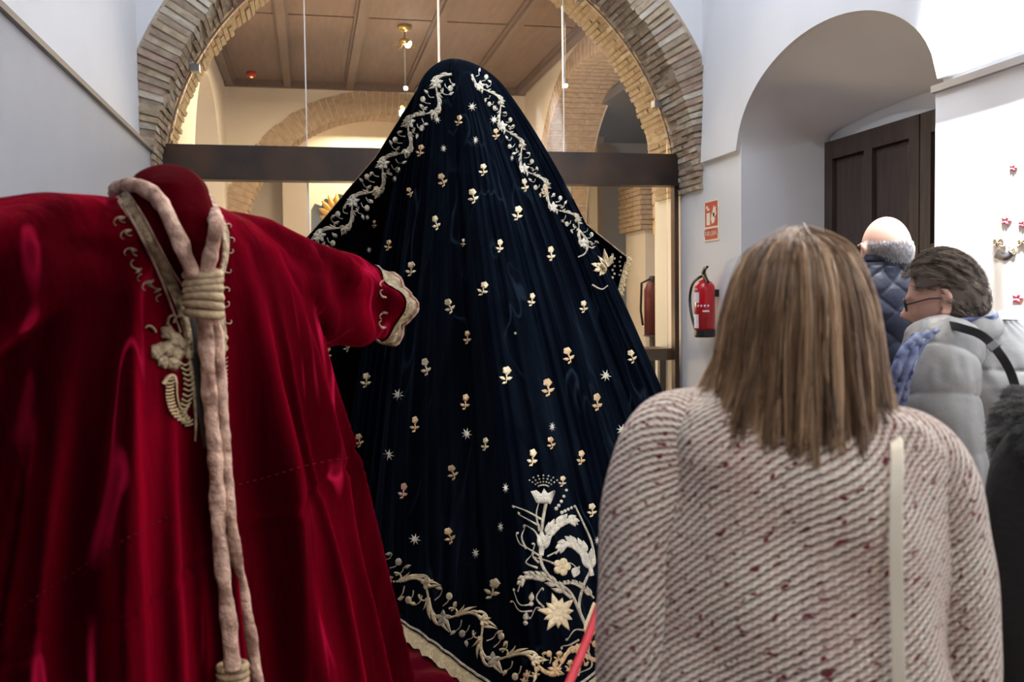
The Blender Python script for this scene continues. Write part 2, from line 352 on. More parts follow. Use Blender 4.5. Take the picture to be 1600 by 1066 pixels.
# slightly proud upper wall around the niche
def slab():
    m=MB(); T=.035; ys=np.linspace(2.4,6.52,100); 
    def lo(y):
        return nz_(y) if NY0<y<NY1 else 2.44
    def hi(y): return 5. if y<5.6 else min(5.,2.44+ (4.6-2.44)*max(0,1-((y-5.6)/.92))**.55)
    for a,b in zip(ys[:-1],ys[1:]):
        la,lb,ha,hb=lo(a),lo(b),hi(a),hi(b)
        if y_in(a,b): pass
        x=XR-T
        m.add([(x,a,la),(x,b,lb),(x,b,hb),(x,a,ha),(XR,a,la),(XR,b,lb),(XR,b,hb),(XR,a,ha)],[(0,1,2,3),(0,4,5,1),(3,2,6,7)])
    return m.struct('trim_2',M_wall)
def y_in(a,b): return False
slab()
# door (dark panelled) in the niche
dr=thing('door_1',(XD,NC,0),'dark brown panelled wooden door in the arched niche','door'); lab(dr,kind='structure')
del dr['category']; del dr['label']
def leaf(y0,y1,name):
    pa=MB().box(XD+.012,XD+.05,y0+.01,y1-.01,0,DT).build(name,M_wood,dr)
    # stiles and rails
    wst=.10
    rails=[0,.16,.80,.95,1.62,1.76,DT-.12,DT]
    for (a,b) in ((y0+.005,y0+wst),(y1-wst,y1-.005),((y0+y1)/2-.045,(y0+y1)/2+.045)):
        MB().box(XD-.02,XD+.02,a,b,0,DT).build('stile',M_wood,pa)
    for k in range(0,8,2):
        MB().box(XD-.019,XD+.02,y0+.005,y1-.005,rails[k],rails[k+1]).build('rail',M_wood,pa)
    ym=(y0+y1)/2
    for (a,b) in ((y0+wst,ym-.045),(ym+.045,y1-wst)):
        for k in range(1,6,2):
            z0,z1=rails[k],rails[k+1]; i=.035
            vs=[(XD+.012,a,z0),(XD+.012,b,z0),(XD+.012,b,z1),(XD+.012,a,z1),(XD-.006,a+i,z0+i),(XD-.006,b-i,z0+i),(XD-.006,b-i,z1-i),(XD-.006,a+i,z1-i)]
            obj('panel',vs,[(4,5,6,7),(0,1,5,4),(1,2,6,5),(2,3,7,6),(3,0,4,7)],M_wood,pa)
leaf(NC,NY1,'door_leaf'); leaf(NY0,NC,'door_leaf')
# ---- brick arch wall
def archwall():
    m=MB(); n=80
    xs=[AX-RE*cos(PI*i/n) for i in range(n+1)]; xs=[min(max(x,-1.05),2.85) for x in xs]
    for a,b in zip(xs[:-1],xs[1:]):
        if b-a<1e-5: continue
        za=AZ+sqrt(max(0,RE**2-(a-AX)**2)); zb=AZ+sqrt(max(0,RE**2-(b-AX)**2))
        m.add([(a,YA+.01,za),(b,YA+.01,zb),(b,YA+.01,5),(a,YA+.01,5),(a,YB,za),(b,YB,zb),(b,YB,5),(a,YB,5)],[(0,1,2,3),(7,6,5,4),(0,4,5,1)])
    return m.struct('wall_far',M_wall)
wf=archwall()
# mortar core
n=90; vs=[]; fs=[]
for i in range(n+1):
    a=math.radians(1)+math.radians(178)*i/n
    for r,y in ((RI+.008,YA+.008),(RE+.01,YA+.008),(RE+.01,YB-.01),(RI+.008,YB-.01)): vs.append((AX+r*cos(a),y,AZ+r*sin(a)))
for i in range(n):
    for k in range(4):
        a=i*4+k; b=i*4+(k+1)%4; fs.append([a,b,b+4,a+4])
obj('mortar_bed',vs,fs,M_mortar,wf)
def voussoir(a0,a1,r0,r1,y0,y1,jit=.004):
    q=[random.uniform(-jit,jit) for _ in range(8)]; vs=[]; i=0
    for a in (a0,a1):
        for r in (r0,r1):
            for y in (y0,y1):
                rr=r+(q[i] if r==r0 else 0); aa=a+q[(i+3)%8]*.2; yy=y+q[(i+5)%8]; vs.append((AX+rr*cos(aa),yy,AZ+rr*sin(aa))); i+=1
    return vs
VF=[(0,1,3,2),(4,6,7,5),(0,4,5,1),(2,3,7,6),(0,2,6,4),(1,5,7,3)]
da=.0245; na=int(PI/da); rows=[YA,6.78,YG-.01,7.25,YB]
rest=MB(); cnt=0
for k in range(na):
    a0=k*da+.0045; a1=(k+1)*da-.0025
    if a1>PI-.01: break
    mid=(a0+a1)/2; vis=(mid<math.radians(54) or mid>math.radians(124))
    if k%2: spl=rows
    else: spl=[YA,6.67,6.90,YG+.12,7.36,YB]
    spl = [YA,6.80,YG+.02,7.26,YB] if k%2 else [YA,6.70,YG-.06,7.16,YB]
    for j in range(len(spl)-1):
        ro=random.uniform(-.012,.008); vv=voussoir(a0,a1,RI+ro,RE-(0 if j else random.uniform(0,.03)),spl[j]+(.004 if j else random.uniform(-.014,.004)),spl[j+1]-.008,.006)
        if vis and j<3 and cnt<300: 
            obj('brick',vv,VF,random.choice(M_br),wf); cnt+=1
        else: rest.add(vv,VF)
rb=rest.build('brick_remainder',M_br[1],wf); rb['kind']='stuff'
# ---- glass partition
gp=thing('glass_partition',(AX,YG,0),'dark steel beam and post holding clear glass panes under brick arch','partition')
MB().box(-.975,2.76,YG-.06,YG+.04,2.335,2.565).build('beam',M_steel,gp)
MB().box(-.975,2.76,YG-.075,YG+.055,2.325,2.337).build('beam_flange',M_steel,gp)
MB().box(2.735,2.768,YG-.05,YG+.03,0,2.325).build('post',M_steel,gp)
MB().box(-.985,-.93,YG-.05,YG+.03,0,2.325).build('post',M_steel,gp)
jx=[-.93,0,.95,1.88,2.70]
for a,b in zip(jx[:-1],jx[1:]):
    MB().box(a+.006,b-.006,YG-.005,YG+.005,.02,2.325).build('pane',M_glass,gp)
    xs=np.linspace(max(a+.006,AX-1.84),min(b-.006,AX+1.84),16); top=[AZ+sqrt(max(.01,1.85**2-(x-AX)**2)) for x in xs]
    vs=[];fs=[]
    for x,zt in zip(xs,top):
        for y in (YG-.005,YG+.005): vs+= [(x,y,2.566),(x,y,max(zt,2.57))]
    for i in range(15):
        q=i*4; fs+=[(q,q+4,q+5,q+1),(q+2,q+3,q+7,q+6),(q+1,q+5,q+7,q+3)]
    fs+=[(0,1,3,2),(60,62,63,61)]
    obj('pane',vs,fs,M_glass,gp)
for x in jx[1:-1]:
    MB().box(x-.004,x+.004,YG-.006,YG+.006,2.566,AZ+sqrt(1.85**2-(x-AX)**2)).build('glass_joint',M_seal,gp)
    if x!=.95: MB().box(x-.006,x+.006,YG-.006,YG+.006,.02,2.325).build('glass_joint',M_seal,gp)
# silicone groove line on the arch soffit
pts=[(AX+(RI-.012)*cos(a),YG,AZ+(RI-.012)*sin(a)) for a in np.linspace(.17,PI-.17,70)]
MB().tube(pts,.005,6).build('glass_channel',M_trim,gp)
for px,py in ((302,118),(1035,155),(900,8)):
    c=P(px,py,7.0); 
    dx,dz=c.x-AX,c.z-AZ; r=sqrt(dx*dx+dz*dz); c=Vector((AX+dx/r*(RI-.03),YG,AZ+dz/r*(RI-.03)))
    MB().box(c.x-.03,c.x+.03,YG-.05,YG+.03,c.z-.025,c.z+.025).build('glass_clamp',M_metal,gp)
# ---- far room
FY=12.7; FC=4.27
FL,FR=XL-.01,2.87
# left wall with arched recess
def wall_with_arch(name,x,side,y0,y1,c,hw,sp,rise,top,matr,depth,power=2.0):
    m=MB(); X2=x+side*depth; n=40
    def az(y): 
        q=abs((y-c)/hw); return sp+rise*(max(0,1-q**power))**(1/power)
    m.box(min(x,X2),max(x,X2),y0,c-hw,0,top); m.box(min(x,X2),max(x,X2),c+hw,y1,0,top)
    ys=[c-hw*cos(PI*i/n) for i in range(n+1)]
    for a,b in zip(ys[:-1],ys[1:]):
        za,zb=az(a),az(b); m.add([(x,a,za),(x,b,zb),(x,b,top),(x,a,top),(X2,a,za),(X2,b,zb),(X2,b,top),(X2,a,top)],[(0,1,2,3),(4,5,6,7),(0,4,5,1)])
    return m.struct(name,matr),az
wl2,_=wall_with_arch('wall_far_room_left',FL,-1,YB,FY,10.6,1.5,2.3,1.55,FC,M_warm,.5)
MB().box(FL-.6,FL-.5,YB,FY,0,FC).struct('wall_far_room_recess',M_wall)
wr2,az=wall_with_arch('wall_far_room_right',FR,1,YB+.05,FY,9.85,2.1,2.0,1.98,FC,M_warm,.62,2.25)
def brick_arch_side(parent,c,hw,sp,rise,power,x0,x1,th,n=64):
    m=MB()
    def pt(k,o): 
        a=PI*k/n; q=cos(a); s=sin(a); e=2/power
        return (c+(hw+o)*math.copysign(abs(q)**e,q), sp+(rise+o)*abs(s)**e)
    for k in range(n):
        a0=pt(k+.08,-.012);a1=pt(k+.92,-.012);b0=pt(k+.08,th);b1=pt(k+.92,th)
        nr=3
        for j in range(nr):
            xa=x0+(x1-x0)*j/nr+.004; xb=x0+(x1-x0)*(j+1)/nr-.004
            if j and 1: b0_,b1_=pt(k+.08,.03),pt(k+.92,.03)
            else: b0_,b1_=b0,b1
            m.add([(x,q[0],q[1]) for q in (a0,a1,b1_,b0_) for x in (xa,xb)],[(0,2,3,1),(2,4,5,3),(4,6,7,5),(6,0,1,7),(0,6,4,2),(1,3,5,7)])
    o=m.build('brick_ring',M_fbr,parent); o['kind']='stuff'; return o
brick_arch_side(wr2,9.85,2.1,2.0,1.98,2.25,FR-.015,FR+.6,.22)
# far end wall with brick arch
FAX,FAZ,FRI=.94,2.12,1.78
def endwall():
    m=MB(); n=50; R=FRI
    xs=[FAX-R*cos(PI*i/n) for i in range(n+1)]
    m.box(FL-.6,FAX-R,FY,FY+.42,0,FC); m.box(FAX+R,FR+.6,FY,FY+.42,0,FC)
    for a,b in zip(xs[:-1],xs[1:]):
        za=FAZ+sqrt(max(0,R*R-(a-FAX)**2)); zb=FAZ+sqrt(max(0,R*R-(b-FAX)**2))
        m.add([(a,FY,za),(b,FY,zb),(b,FY,FC),(a,FY,FC),(a,FY+.42,za),(b,FY+.42,zb),(b,FY+.42,FC),(a,FY+.42,FC)],[(0,1,2,3),(4,5,6,7),(0,4,5,1)])
    return m.struct('wall_far_room_end',M_warm)
we=endwall(); m=MB()
n=74
for k in range(n):
    a0=PI*(k+.08)/n;a1=PI*(k+.92)/n
    for j in range(2):
        ya,yb=FY-.015+.23*j,FY+.21+.23*j; ro=FRI+(.30 if j==0 else .04)+random.uniform(-.015,.015)
        q=[(FRI-.012,a0),(FRI-.012,a1),(ro,a1),(ro,a0)]
        m.add([(FAX+r*cos(a),y,FAZ+r*sin(a)) for r,a in q for y in (ya,yb)],[(0,2,3,1),(2,4,5,3),(4,6,7,5),(6,0,1,7),(0,6,4,2),(1,3,5,7)])
o=m.build('brick_ring',M_fbr,we); o['kind']='stuff'
MB().box(-2,4,14.4,15,0,5).struct('wall_end_room',M_warm)
MB().box(-2,4,13.15,15,4.2,4.3).struct('ceiling_end_room',M_warm)
MB().box(-.35,.0,13.9,14.4,0,4.2).struct('wall_end_room_pier',M_warm)
MB().box(-2.1,-2,13.1,15,0,5).struct('wall_end_room_left',M_warm); MB().box(4,4.1,13.1,15,0,5).struct('wall_end_room_right',M_warm)
# wooden ceiling
ce=MB().box(FL-.5,FR+.5,YB,FY,FC+.06,FC+.12).struct('ceiling_far_room',M_ceilwood)
nb=5; bw=(FR-FL)/nb
for i in range(nb):
    for (ya,yb) in ((YB,9.72),(9.76,FY)):
        MB().box(FL+bw*i+.004,FL+bw*(i+1)-.004,ya,yb,FC+.012,FC+.06).build('panel',M_ceilwood,ce)
for i in range(nb+1):
    x=min(max(FL+bw*i,FL+.07),FR-.07)
    MB().box(x-.045,x+.045,YB,FY,FC-.07,FC+.05).build('beam',M_beamwood,ce)
    MB().box(x-.07,x+.07,YB,FY,FC-.02,FC+.05).build('beam_moulding',M_beamwood,ce)
MB().box(FL,FR,FY-.07,FY,FC-.075,FC+.05).build('cornice',M_beamwood,ce)
# side room seen through the right arch
MB().box(6.4,6.5,6.5,14,0,4.6).struct('wall_side_room_right',M_wall)
MB().box(3.5,6.5,13.6,13.7,0,4.6).struct('wall_side_room_end',M_wall)
MB().box(3.5,6.5,6.4,6.5,0,4.6).struct('wall_side_room_near',M_wall)
MB().box(3.4,6.5,6.4,13.7,3.75,3.85).struct('ceiling_side_room',M_trim)
pr=MB().box(4.15,4.55,11.55,12.3,0,2.33).struct('wall_side_room_pier',M_warm)
bm=MB(); bm.box(4.08,4.6,11.5,12.35,2.33,2.95)
zz=2.10
for k in range(10):
    zz=2.335+k*.062
    for j in range(3): bm.box(4.07-.01*(k%2),4.6,11.48+j*.29,11.76+j*.29,zz,zz+.05)
o=bm.build('brick_ring',M_fbr,pr); o['kind']='stuff'
# pier curve above
vs,fs=grid(2,14,lambda u,v:(4.15+.02, 11.5-1.9*v-(0 if u<.5 else 0), 2.45+1.25*sqrt(max(0,1-(1-v)**2)) + (0 if u<.5 else -.32)))
# ------------------------------------------------------------ mantle (navy velvet)
APX=LDZ(-.255,4.42,2.575); ZH=.2
def hemLD(u):     # u lateral offset from L=.1
    return 2.98+1.72*(sqrt(u*u+.015)-.12)
def folds(a,t):
    w_=a*3.1+.25*noise.noise(Vector((a*2,t*1.5,3)))
    f=noise.noise(Vector((w_*1.5,t*.7,.3)))*1.3
    n1=noise.noise(Vector((w_*3.6,t*.9,5.1))); f+=(1-min(1,abs(n1)*2.6))*.9
    n2=noise.noise(Vector((w_*8.5,t*1.3,9.7))); f+=(1-min(1,abs(n2)*2.4))**2*.22
    f+=noise.noise(Vector((w_*19,t*1.4,1.7)))*.16*max(0,1-t*1.3)
    return f
def mantlef(u,v,raw=False):
    a=(u*2-1)*1.42                        # fan angle
    t=v
    ue=1.02*sin(a)/sin(1.42)*1.0; L=.10+ue; 
    D=hemLD(ue) + (max(0,abs(a)-1.1)*.9)
    g=t**.74; gd=t**.9
    dome=sqrt(max(0,1-(1-min(1,t/.05))**2))
    rx=.10*dome; 
    Lc=-.255+(L+.255-.0)*g*.92+rx*sin(a)*(1-t)
    Dc=4.42+(D-4.42)*gd - .05*cos(a)*dome*(1-t)
    z=2.575-(2.575-ZH)*t - .0*a
    # sides fall further back
    Dc+= .10*(abs(a)/1.42)**2*min(1,t*4)*(1-t)
    if not raw:
        am=.019*min(1,t*5)*(.6+1.3*t)
        f=folds(a,t)*am*(1 if t<.86 else max(.25,1-(t-.86)*5))
        Dc-=f*cos(a*.9); Lc+=f*sin(a*.9)
        # deep central pleat
        pc=-.22+.10*t+.02*sin(6*t); Dc+= .05*min(1,t*2.2)*math.exp(-((a-pc)/.035)**2)*(1 if t<.9 else (1-t)*10)
        Dc-= .05*min(1,t*2.2)*math.exp(-((a-pc-.10)/.06)**2)*(1 if t<.9 else (1-t)*10)
    if t<.012: pass
    return LDZ(Lc,Dc,z)
mt=thing('embroidered_mantle',LDZ(.0,4.2,.0),'tall navy velvet mantle with gold and silver embroidery draped on a stand','mantle')
NU,NV=420,170
vs,fs=grid(NU,NV,lambda u,v:mantlef(u,v**1.25 if v<1 else 1))
# cap
vs=list(vs)
mb=obj('velvet_drape',vs,fs,M_navy,mt,smooth=True)
mv=[Vector(v) for v in vs]; mf=list(fs)
# wings: front-edge panels spread to the sides
def wing(edge,inner,low,dd,name,off=-1):
    n=len(edge)
    def f(u,v):
        i=v*(n-1); k=min(int(i),n-2); q=i-k
        e=np.array(edge[k])*(1-q)+np.array(edge[k+1])*q; w_=np.array(inner[k])*(1-q)+np.array(inner[k+1])*q
        p=e*(1-u)+w_*u
        d=dd[0]+(dd[1]-dd[0])*v+ .10*u + .012*sin(v*17)*u
        return P(p[0],p[1],d)
    vs,fs=grid(26,60,f); o=obj(name,vs,fs,M_black,mt,smooth=True)
    sm=o.modifiers.new('thick','SOLIDIFY'); sm.thickness=.006; sm.offset=off
    return vs,fs
wR=wing([(742,106),(775,140),(806,205),(842,270),(880,318),(925,358),(980,402),(963,470)],
        [(730,140),(740,190),(760,250),(790,320),(820,370),(860,420),(900,470),(930,520)],None,(4.50,4.74),'front_edge_panel')
wL=wing([(684,106),(652,138),(622,190),(588,245),(551,288),(512,335),(470,382),(480,480),(490,600),(500,760)],
        [(696,140),(680,190),(660,250),(640,310),(620,370),(590,420),(575,470),(585,540),(600,640),(610,760)],None,(4.50,4.74),'front_edge_panel',1)
av=list(mv)+[Vector(v) for v in wR[0]]+[Vector(v) for v in wL[0]]
af=mf+[[i+len(mv) for i in f] for f in wR[1]]+[[i+len(mv)+len(wR[0]) for i in f] for f in wL[1]]
# rounded crown of the drape
cr=MB(); c=APX; cr.ball((c.x,c.y,c.z-.112),(.105,.095,.092),32,18); crn=cr.build('crown_cap',M_navy,mt,smooth=True)
af+= [[i+len(av) for i in f] for f in cr.f]; av+=[Vector(v) for v in cr.v]
BV=BVHTree.FromPolygons(av,af)
def hit(px,py,bvh,off,last=[4.4]):
    d=ray(px,py); h=bvh.ray_cast(C0,d)
    if h[0] is None: return None
    last[0]=h[3]; return h[0]-d*off
class Emb:
    """padded embroidery pieces laid on a surface: 2-D outlines in picture units, raised towards the middle"""
    def __init__(s,bvh,h=.006): s.m=MB(); s.b=bvh; s.h=h
    def poly(s,pts,h=None,c=None):
        h=s.h if h is None else h
        pts=[np.array(p,float) for p in pts]; c=sum(pts)/len(pts) if c is None else np.array(c,float)
        ch=hit(c[0],c[1],s.b,h)
        if ch is None: return
        base=(ch-C0).length
        def pt(q,o):
            p=hit(q[0],q[1],s.b,o)
            if p is None or abs((p-C0).length-base)>.08: p=C0+ray(q[0],q[1])*(base-o*.3)
            return p
        r0=[pt(q,.0005) for q in pts]; r1=[pt(q*.9+c*.1,h*.55) for q in pts]; r2=[pt(q*.5+c*.5,h) for q in pts]
        n=len(pts); vs=r0+r1+r2+[pt(c,h)]; fs=[]
        for i in range(n):
            j=(i+1)%n; fs+=[(i,j,n+j,n+i),(n+i,n+j,2*n+j,2*n+i),(2*n+i,2*n+j,3*n)]
        s.m.add(vs,fs)
    def leaf(s,x,y,ang,L,w,curve=0,h=None):
        n=7; up_=[];dn=[]
        for i in range(n+1):
            t=i/n; ww=w*sin(PI*t**.8)*.5; cx=x+L*t*cos(ang)-sin(ang)*curve*t*t*L; cy=y-L*t*sin(ang)-cos(ang)*curve*t*t*L
            nx,ny=sin(ang),cos(ang); up_.append((cx+nx*ww,cy+ny*ww)); dn.append((cx-nx*ww,cy-ny*ww))
        s.poly(up_+dn[::-1][1:-1],h)
    def disc(s,x,y,r,n=9,ry=None,rot=0,lob=0):
        ry=ry or r; s.poly([(x+r*(1+lob*cos(5*k*2*PI/n))*cos(2*PI*k/n),y+ry*(1+lob*cos(5*k*2*PI/n))*sin(2*PI*k/n)) for k in range(n)])
    def star(s,x,y,r,n=8,sx=1,r2=.38,rot=0):
        s.poly([(x+sx*(r if k%2==0 else r*r2)*cos(rot+PI*k/n),y+(r if k%2==0 else r*r2)*sin(rot+PI*k/n)) for k in range(2*n)],c=(x,y))
    def stroke(s,pts,w0,w1=None,n=18,h=None):
        w1=w0 if w1 is None else w1; h=s.h if h is None else h
        c=smoothcurve(pts,n); rows=[]; last=None
        for i,p in enumerate(c):
            t=i/(n-1); tt=c[min(i+1,n-1)]-c[max(i-1,0)]; L=np.hypot(*tt)+1e-6; nx,ny=-tt[1]/L,tt[0]/L
            w_=(w0+(w1-w0)*t)/2
            row=[]
            for k,(o,hh) in enumerate(((-1,.0004),(-.6,h*.7),(0,h),(.6,h*.7),(1,.0004))):
                p3=hit(p[0]+nx*w_*o,p[1]+ny*w_*o,s.b,hh)
                if p3 is None:
                    if last is None: last=4.5
                    p3=C0+ray(p[0]+nx*w_*o,p[1]+ny*w_*o)*last
                last=(p3-C0).length; row.append(p3)
            rows.append(row)
        vs=[p for r in rows for p in r]; fs=[]
        for i in range(n-1):
            for k in range(4): a=i*5+k; fs.append((a,a+1,a+6,a+5))
        s.m.add(vs,fs)
    def curl(s,x,y,ang,R,dirn,w=5,turns=.8):
        """a C-scroll starting at (x,y) heading ang, curling"""
        pts=[];a=ang;px,py=x,y;n=10
        for i in range(n+1):
            pts.append((px,py)); st=2*PI*R*turns*(1-.085*i)/n; px+=cos(a)*st; py-=sin(a)*st; a+=dirn*2*PI*turns/n*(.7+.09*i)
        s.stroke(pts,w,w*.45); return pts[-1],a
    def out(s,name,m_,parent):
        if not s.m.f: return None
        o=s.m.build(name,m_,parent,smooth=True)
        if name in ('bead_motif','stamen_beads','bead_spray','collar_scrolls','cuff_scrolls','flower_cluster','horn_motif','gold_garland','lily_motif','acanthus_leaf'): o['kind']='stuff'
        return o
def rose(x,y,sc,m_,bvh=BV,tilt=0,sx=1,parent=mt,name='rose_motif'):
    e=Emb(bvh,.005); r=sc
    def T(a,b): return (x+(a*cos(tilt)-b*sin(tilt))*sx, y+a*sin(tilt)+b*cos(tilt))
    n=14; c=T(0,-.55*r); e.poly([(c[0]+sx*r*.52*(1+.13*cos(5*2*PI*k/n))*cos(2*PI*k/n),c[1]+r*.48*(1+.13*cos(5*2*PI*k/n))*sin(2*PI*k/n)) for k in range(n)])
    a,b=T(0,-.1*r),T(.1*r,1.0*r); e.stroke([a,T(.12*r,.4*r),b],r*.22,r*.14,6)
    for (p,an,L,w_) in ((T(0,.55*r),PI*.92,.85*r,.42*r),(T(.1*r,.55*r),PI*.16,.8*r,.42*r),(T(.05*r,.85*r),PI*1.2,.5*r,.3*r)):
        e.leaf(p[0],p[1],an-tilt,L*max(sx,.5),w_)
    return e.out(name,m_,parent)
roses=[(739,306,11,1),(809,333,11,1),(681,348,11,1),(861,396,11,1),(781,384,10,1),(642,420,11,1),(755,451,11,1),(702,478,11,1),(831,468,10,1),(691,281,10,0),(665,573,13,2),
(755,265,9,1),(820,289,10,1),(791,586,13,1),(856,605,13,2),(888,555,12,2),(933,628,13,2),(987,557,10,2),(727,628,12,2),(648,663,12,2),(572,594,11,2),(832,715,13,1),(630,767,12,3),
(908,715,11,2),(707,738,11,2),(702,837,12,2),(770,920,16,2),(657,235,9,0),(717,188,8,0),(775,209,8,0),(607,383,8,0),(912,479,9,1),(925,797,10,2),(758,694,10,2),(561,688,10,2),(730,527,10,2),(852,298,9,0),(588,300,9,0),(640,300,7,0),(724,379,6,1),(541,541,8,2),(861,692,9,2),(879,752,8,1),(585,350,6,0),(510,552,11,0)]
M_rosy=mat('copper_thread',(.70,.40,.30),.45,metal=.35,bump=.6,bscale=220)
for x,y,s_,k in roses:
    rose(x,y,s_,[M_gold,M_pgold,M_gold,M_rosy][k] if k!=2 or (x+y)%2 else M_pgold,tilt=random.uniform(-.35,.35),sx=random.choice((.8,1,1)))
for x,y,s_,sx in [(738,167,8,1),(683,187,7,.9),(743,219,7,.9),(693,232,7,.8),(772,187,8,1),(622,617,10,1),(729,678,10,.9),(947,587,10,1),(972,672,10,1),(863,667,8,.7),(607,711,10,1),(648,843,10,1),(743,865,9,.7),(790,763,9,.6),(782,824,9,.6),(617,280,6,.8),(574,340,5,.8),(577,391,6,.8),(800,247,6,.6),(933,845,8,.6),(805,521,3,1)]:
    e=Emb(BV,.005); e.star(x,y,s_,8,sx,.36,.2); e.out('star_motif',M_white,mt)
# vine scroll borders
def vine(path,n,amp,m1,m2,side=1,sc=1.0,flip=1):
    c=smoothcurve(path,n*8+1); pts=[]
    cum=[0]
    for a,b in zip(c[:-1],c[1:]): cum.append(cum[-1]+np.hypot(*(b-a)))
    def at(s_):
        i=min(max(int(np.searchsorted(cum,s_))-1,0),len(c)-2); q=(s_-cum[i])/(cum[i+1]-cum[i]+1e-9); p=c[i]*(1-q)+c[i+1]*q; t=c[i+1]-c[i]; t=t/np.hypot(*t); return p,t,np.array((-t[1],t[0]))
    Lt=cum[-1]; seg=Lt/n
    def part(e,name,m_):
        o=e.out(name,m_,mt)
        if o: o['kind']='stuff'
    for k in range(n):
        sg=1 if k%2==0 else -1
        st=[]
        for j in range(9):
            p,t,nn=at(min(Lt,seg*(k+j/8*1.0))); st.append(p+nn*sg*amp*sin(PI*j/8)*.75)
        e=Emb(BV,.006); e.stroke(st,4.6*sc,2.6*sc,18)
        p,t,nn=at(seg*(k+.35)); ang=math.atan2(-t[1],t[0]); q=p+nn*sg*amp*.62
        # a C-scroll leaving the stem outwards and winding back over it
        end,a2=e.curl(q[0],q[1],ang-sg*1.0,amp*.62,sg*1.0,4.2*sc,.80)
        for dl,aa,L in ((.10,1.3,.9),(.28,.9,.7),(.62,.8,.9),(.80,1.2,.8),(.95,-.9,.8)):
            p2,t2,n2=at(seg*(k+dl)); b=p2+n2*sg*amp*sin(PI*dl)*.75; e.leaf(b[0],b[1],math.atan2(-t2[1],t2[0])-aa*sg,amp*L*sc,4.4*sc,.45*sg)
        p3,t3,n3=at(seg*(k+.7)); b=p3-n3*sg*amp*.15; e.curl(b[0],b[1],math.atan2(-t3[1],t3[0])+sg*.9,amp*.38,-sg,3*sc,.6)
        part(e,'vine_scroll',m1)
        f=Emb(BV,.009)
        if k%2==0:
            for j in range(5): f.leaf(end[0],end[1],j*2*PI/5+.3,11*sc,6.5*sc)
            f.disc(end[0],end[1],2.6*sc); part(f,'vine_flower',m2)
        else:
            for dd_,L in ((0,13),(.8,11),(-.8,11),(1.6,9),(-1.6,9)): f.leaf(end[0],end[1],a2+dd_,L*sc,5.4*sc)
            part(f,'vine_leaf_spray',m1)
        g=Emb(BV,.007)
        for j in range(3):
            p2,t2,n2=at(seg*(k+.2+.3*j)); off=random.uniform(.75,1.15)*amp; b=p2-n2*sg*off
            if j==1: g.disc(b[0],b[1],4.2*sc,9,5*sc)
            else: g.leaf(b[0],b[1],random.uniform(0,6.3),9*sc,5*sc,.3)
            g.stroke([(p2-n2*sg*amp*.1),(p2-n2*sg*off*.6+t2*3),b],1.8*sc,1*sc,6)
        part(g,'vine_bud',m1 if k%3 else m2)
vine([(706,116),(690,135),(668,172),(640,205),(622,240),(595,275),(568,310),(535,345),(497,384)],9,15,M_silver,M_white,sc=1.0)
vine([(737,116),(752,128),(775,162),(796,205),(818,248),(842,285),(872,322),(900,352),(926,388)],9,11,M_silver,M_white,sc=.8)
vine([(592,868),(620,905),(655,925),(700,955),(735,975),(765,1010),(800,1030),(838,1052)],6,23,M_pgold,M_silver,sc=1.25)
vine([(840,1040),(880,1036),(915,1022),(950,1015)],3,16,M_gold,M_gold,sc=1.1)
# corner flower on the right wing
e=Emb(BV,.007)
for an,L in ((2.9,26),(2.3,28),(1.7,30),(1.1,24),(-2.9,22),(-2.3,18)): e.leaf(948,418,an,L,9)
e.out('lily_motif',M_pgold,mt)
e=Emb(BV,.005)
for k in range(7): e.disc(957+3*(k%2),398+6*k,2.2,6)
for k in range(5): e.disc(970-2*k%3,402+7*k,1.8,6)
e.stroke([(905,360),(918,378),(915,395),(903,402)],4,2); e.stroke([(925,445),(940,452),(950,446)],3,1.5); e.out('bead_motif',M_silver,mt)
# large foliage motif
e=Emb(BV,.009); e.poly([(829,768),(838,766),(846,772),(850,763),(856,771),(866,766),(868,768),(864,779),(860,788),(851,787),(838,786),(834,777)],c=(849,778)); e.out('tulip_motif',M_white,mt)
e=Emb(BV,.006)
for k in range(7):
    an=PI*(.22+.56*k/6)
    for j in range(4): e.disc(849+(10+6*j)*cos(an),764-(6+5*j)*sin(an),1.6,5)
e.out('stamen_beads',M_silver,mt)
e=Emb(BV,.008); e.stroke([(853,787),(848,815),(845,850),(846,880),(862,905),(890,925),(905,955),(918,985),(922,1005)],5,5,40)
e.stroke([(918,985),(905,950),(912,915),(927,880),(925,850),(910,815),(898,790)],5,3,30); e.out('main_stem',M_silver,mt)
def acanthus(pts,w,m_,side=1,nl=8):
    e=Emb(BV,.010); c=smoothcurve(pts,24); e.stroke(pts,w*.55,w*.2,24,h=.009)
    for k in range(nl):
        i=int(2+k*20/nl); t=c[i+1]-c[i]; a=math.atan2(-t[1],t[0]); L=w*(1.1-.6*k/nl)*1.9
        e.leaf(c[i][0],c[i][1],a+.6,L,w*.78,-.15); e.leaf(c[i][0],c[i][1],a-.6,L*.9,w*.7,.15)
    e.out('acanthus_leaf',m_,mt)
acanthus([(846,868),(852,842),(868,822),(888,812),(903,820)],12,M_white)
acanthus([(925,900),(918,870),(902,852),(884,848),(868,866)],13,M_white)
acanthus([(893,935),(860,908),(838,900),(818,902),(809,925)],10,M_silver)
acanthus([(928,935),(912,918),(895,910),(873,912)],6,M_silver)
acanthus([(918,1000),(926,970),(932,945)],12,M_pgold)
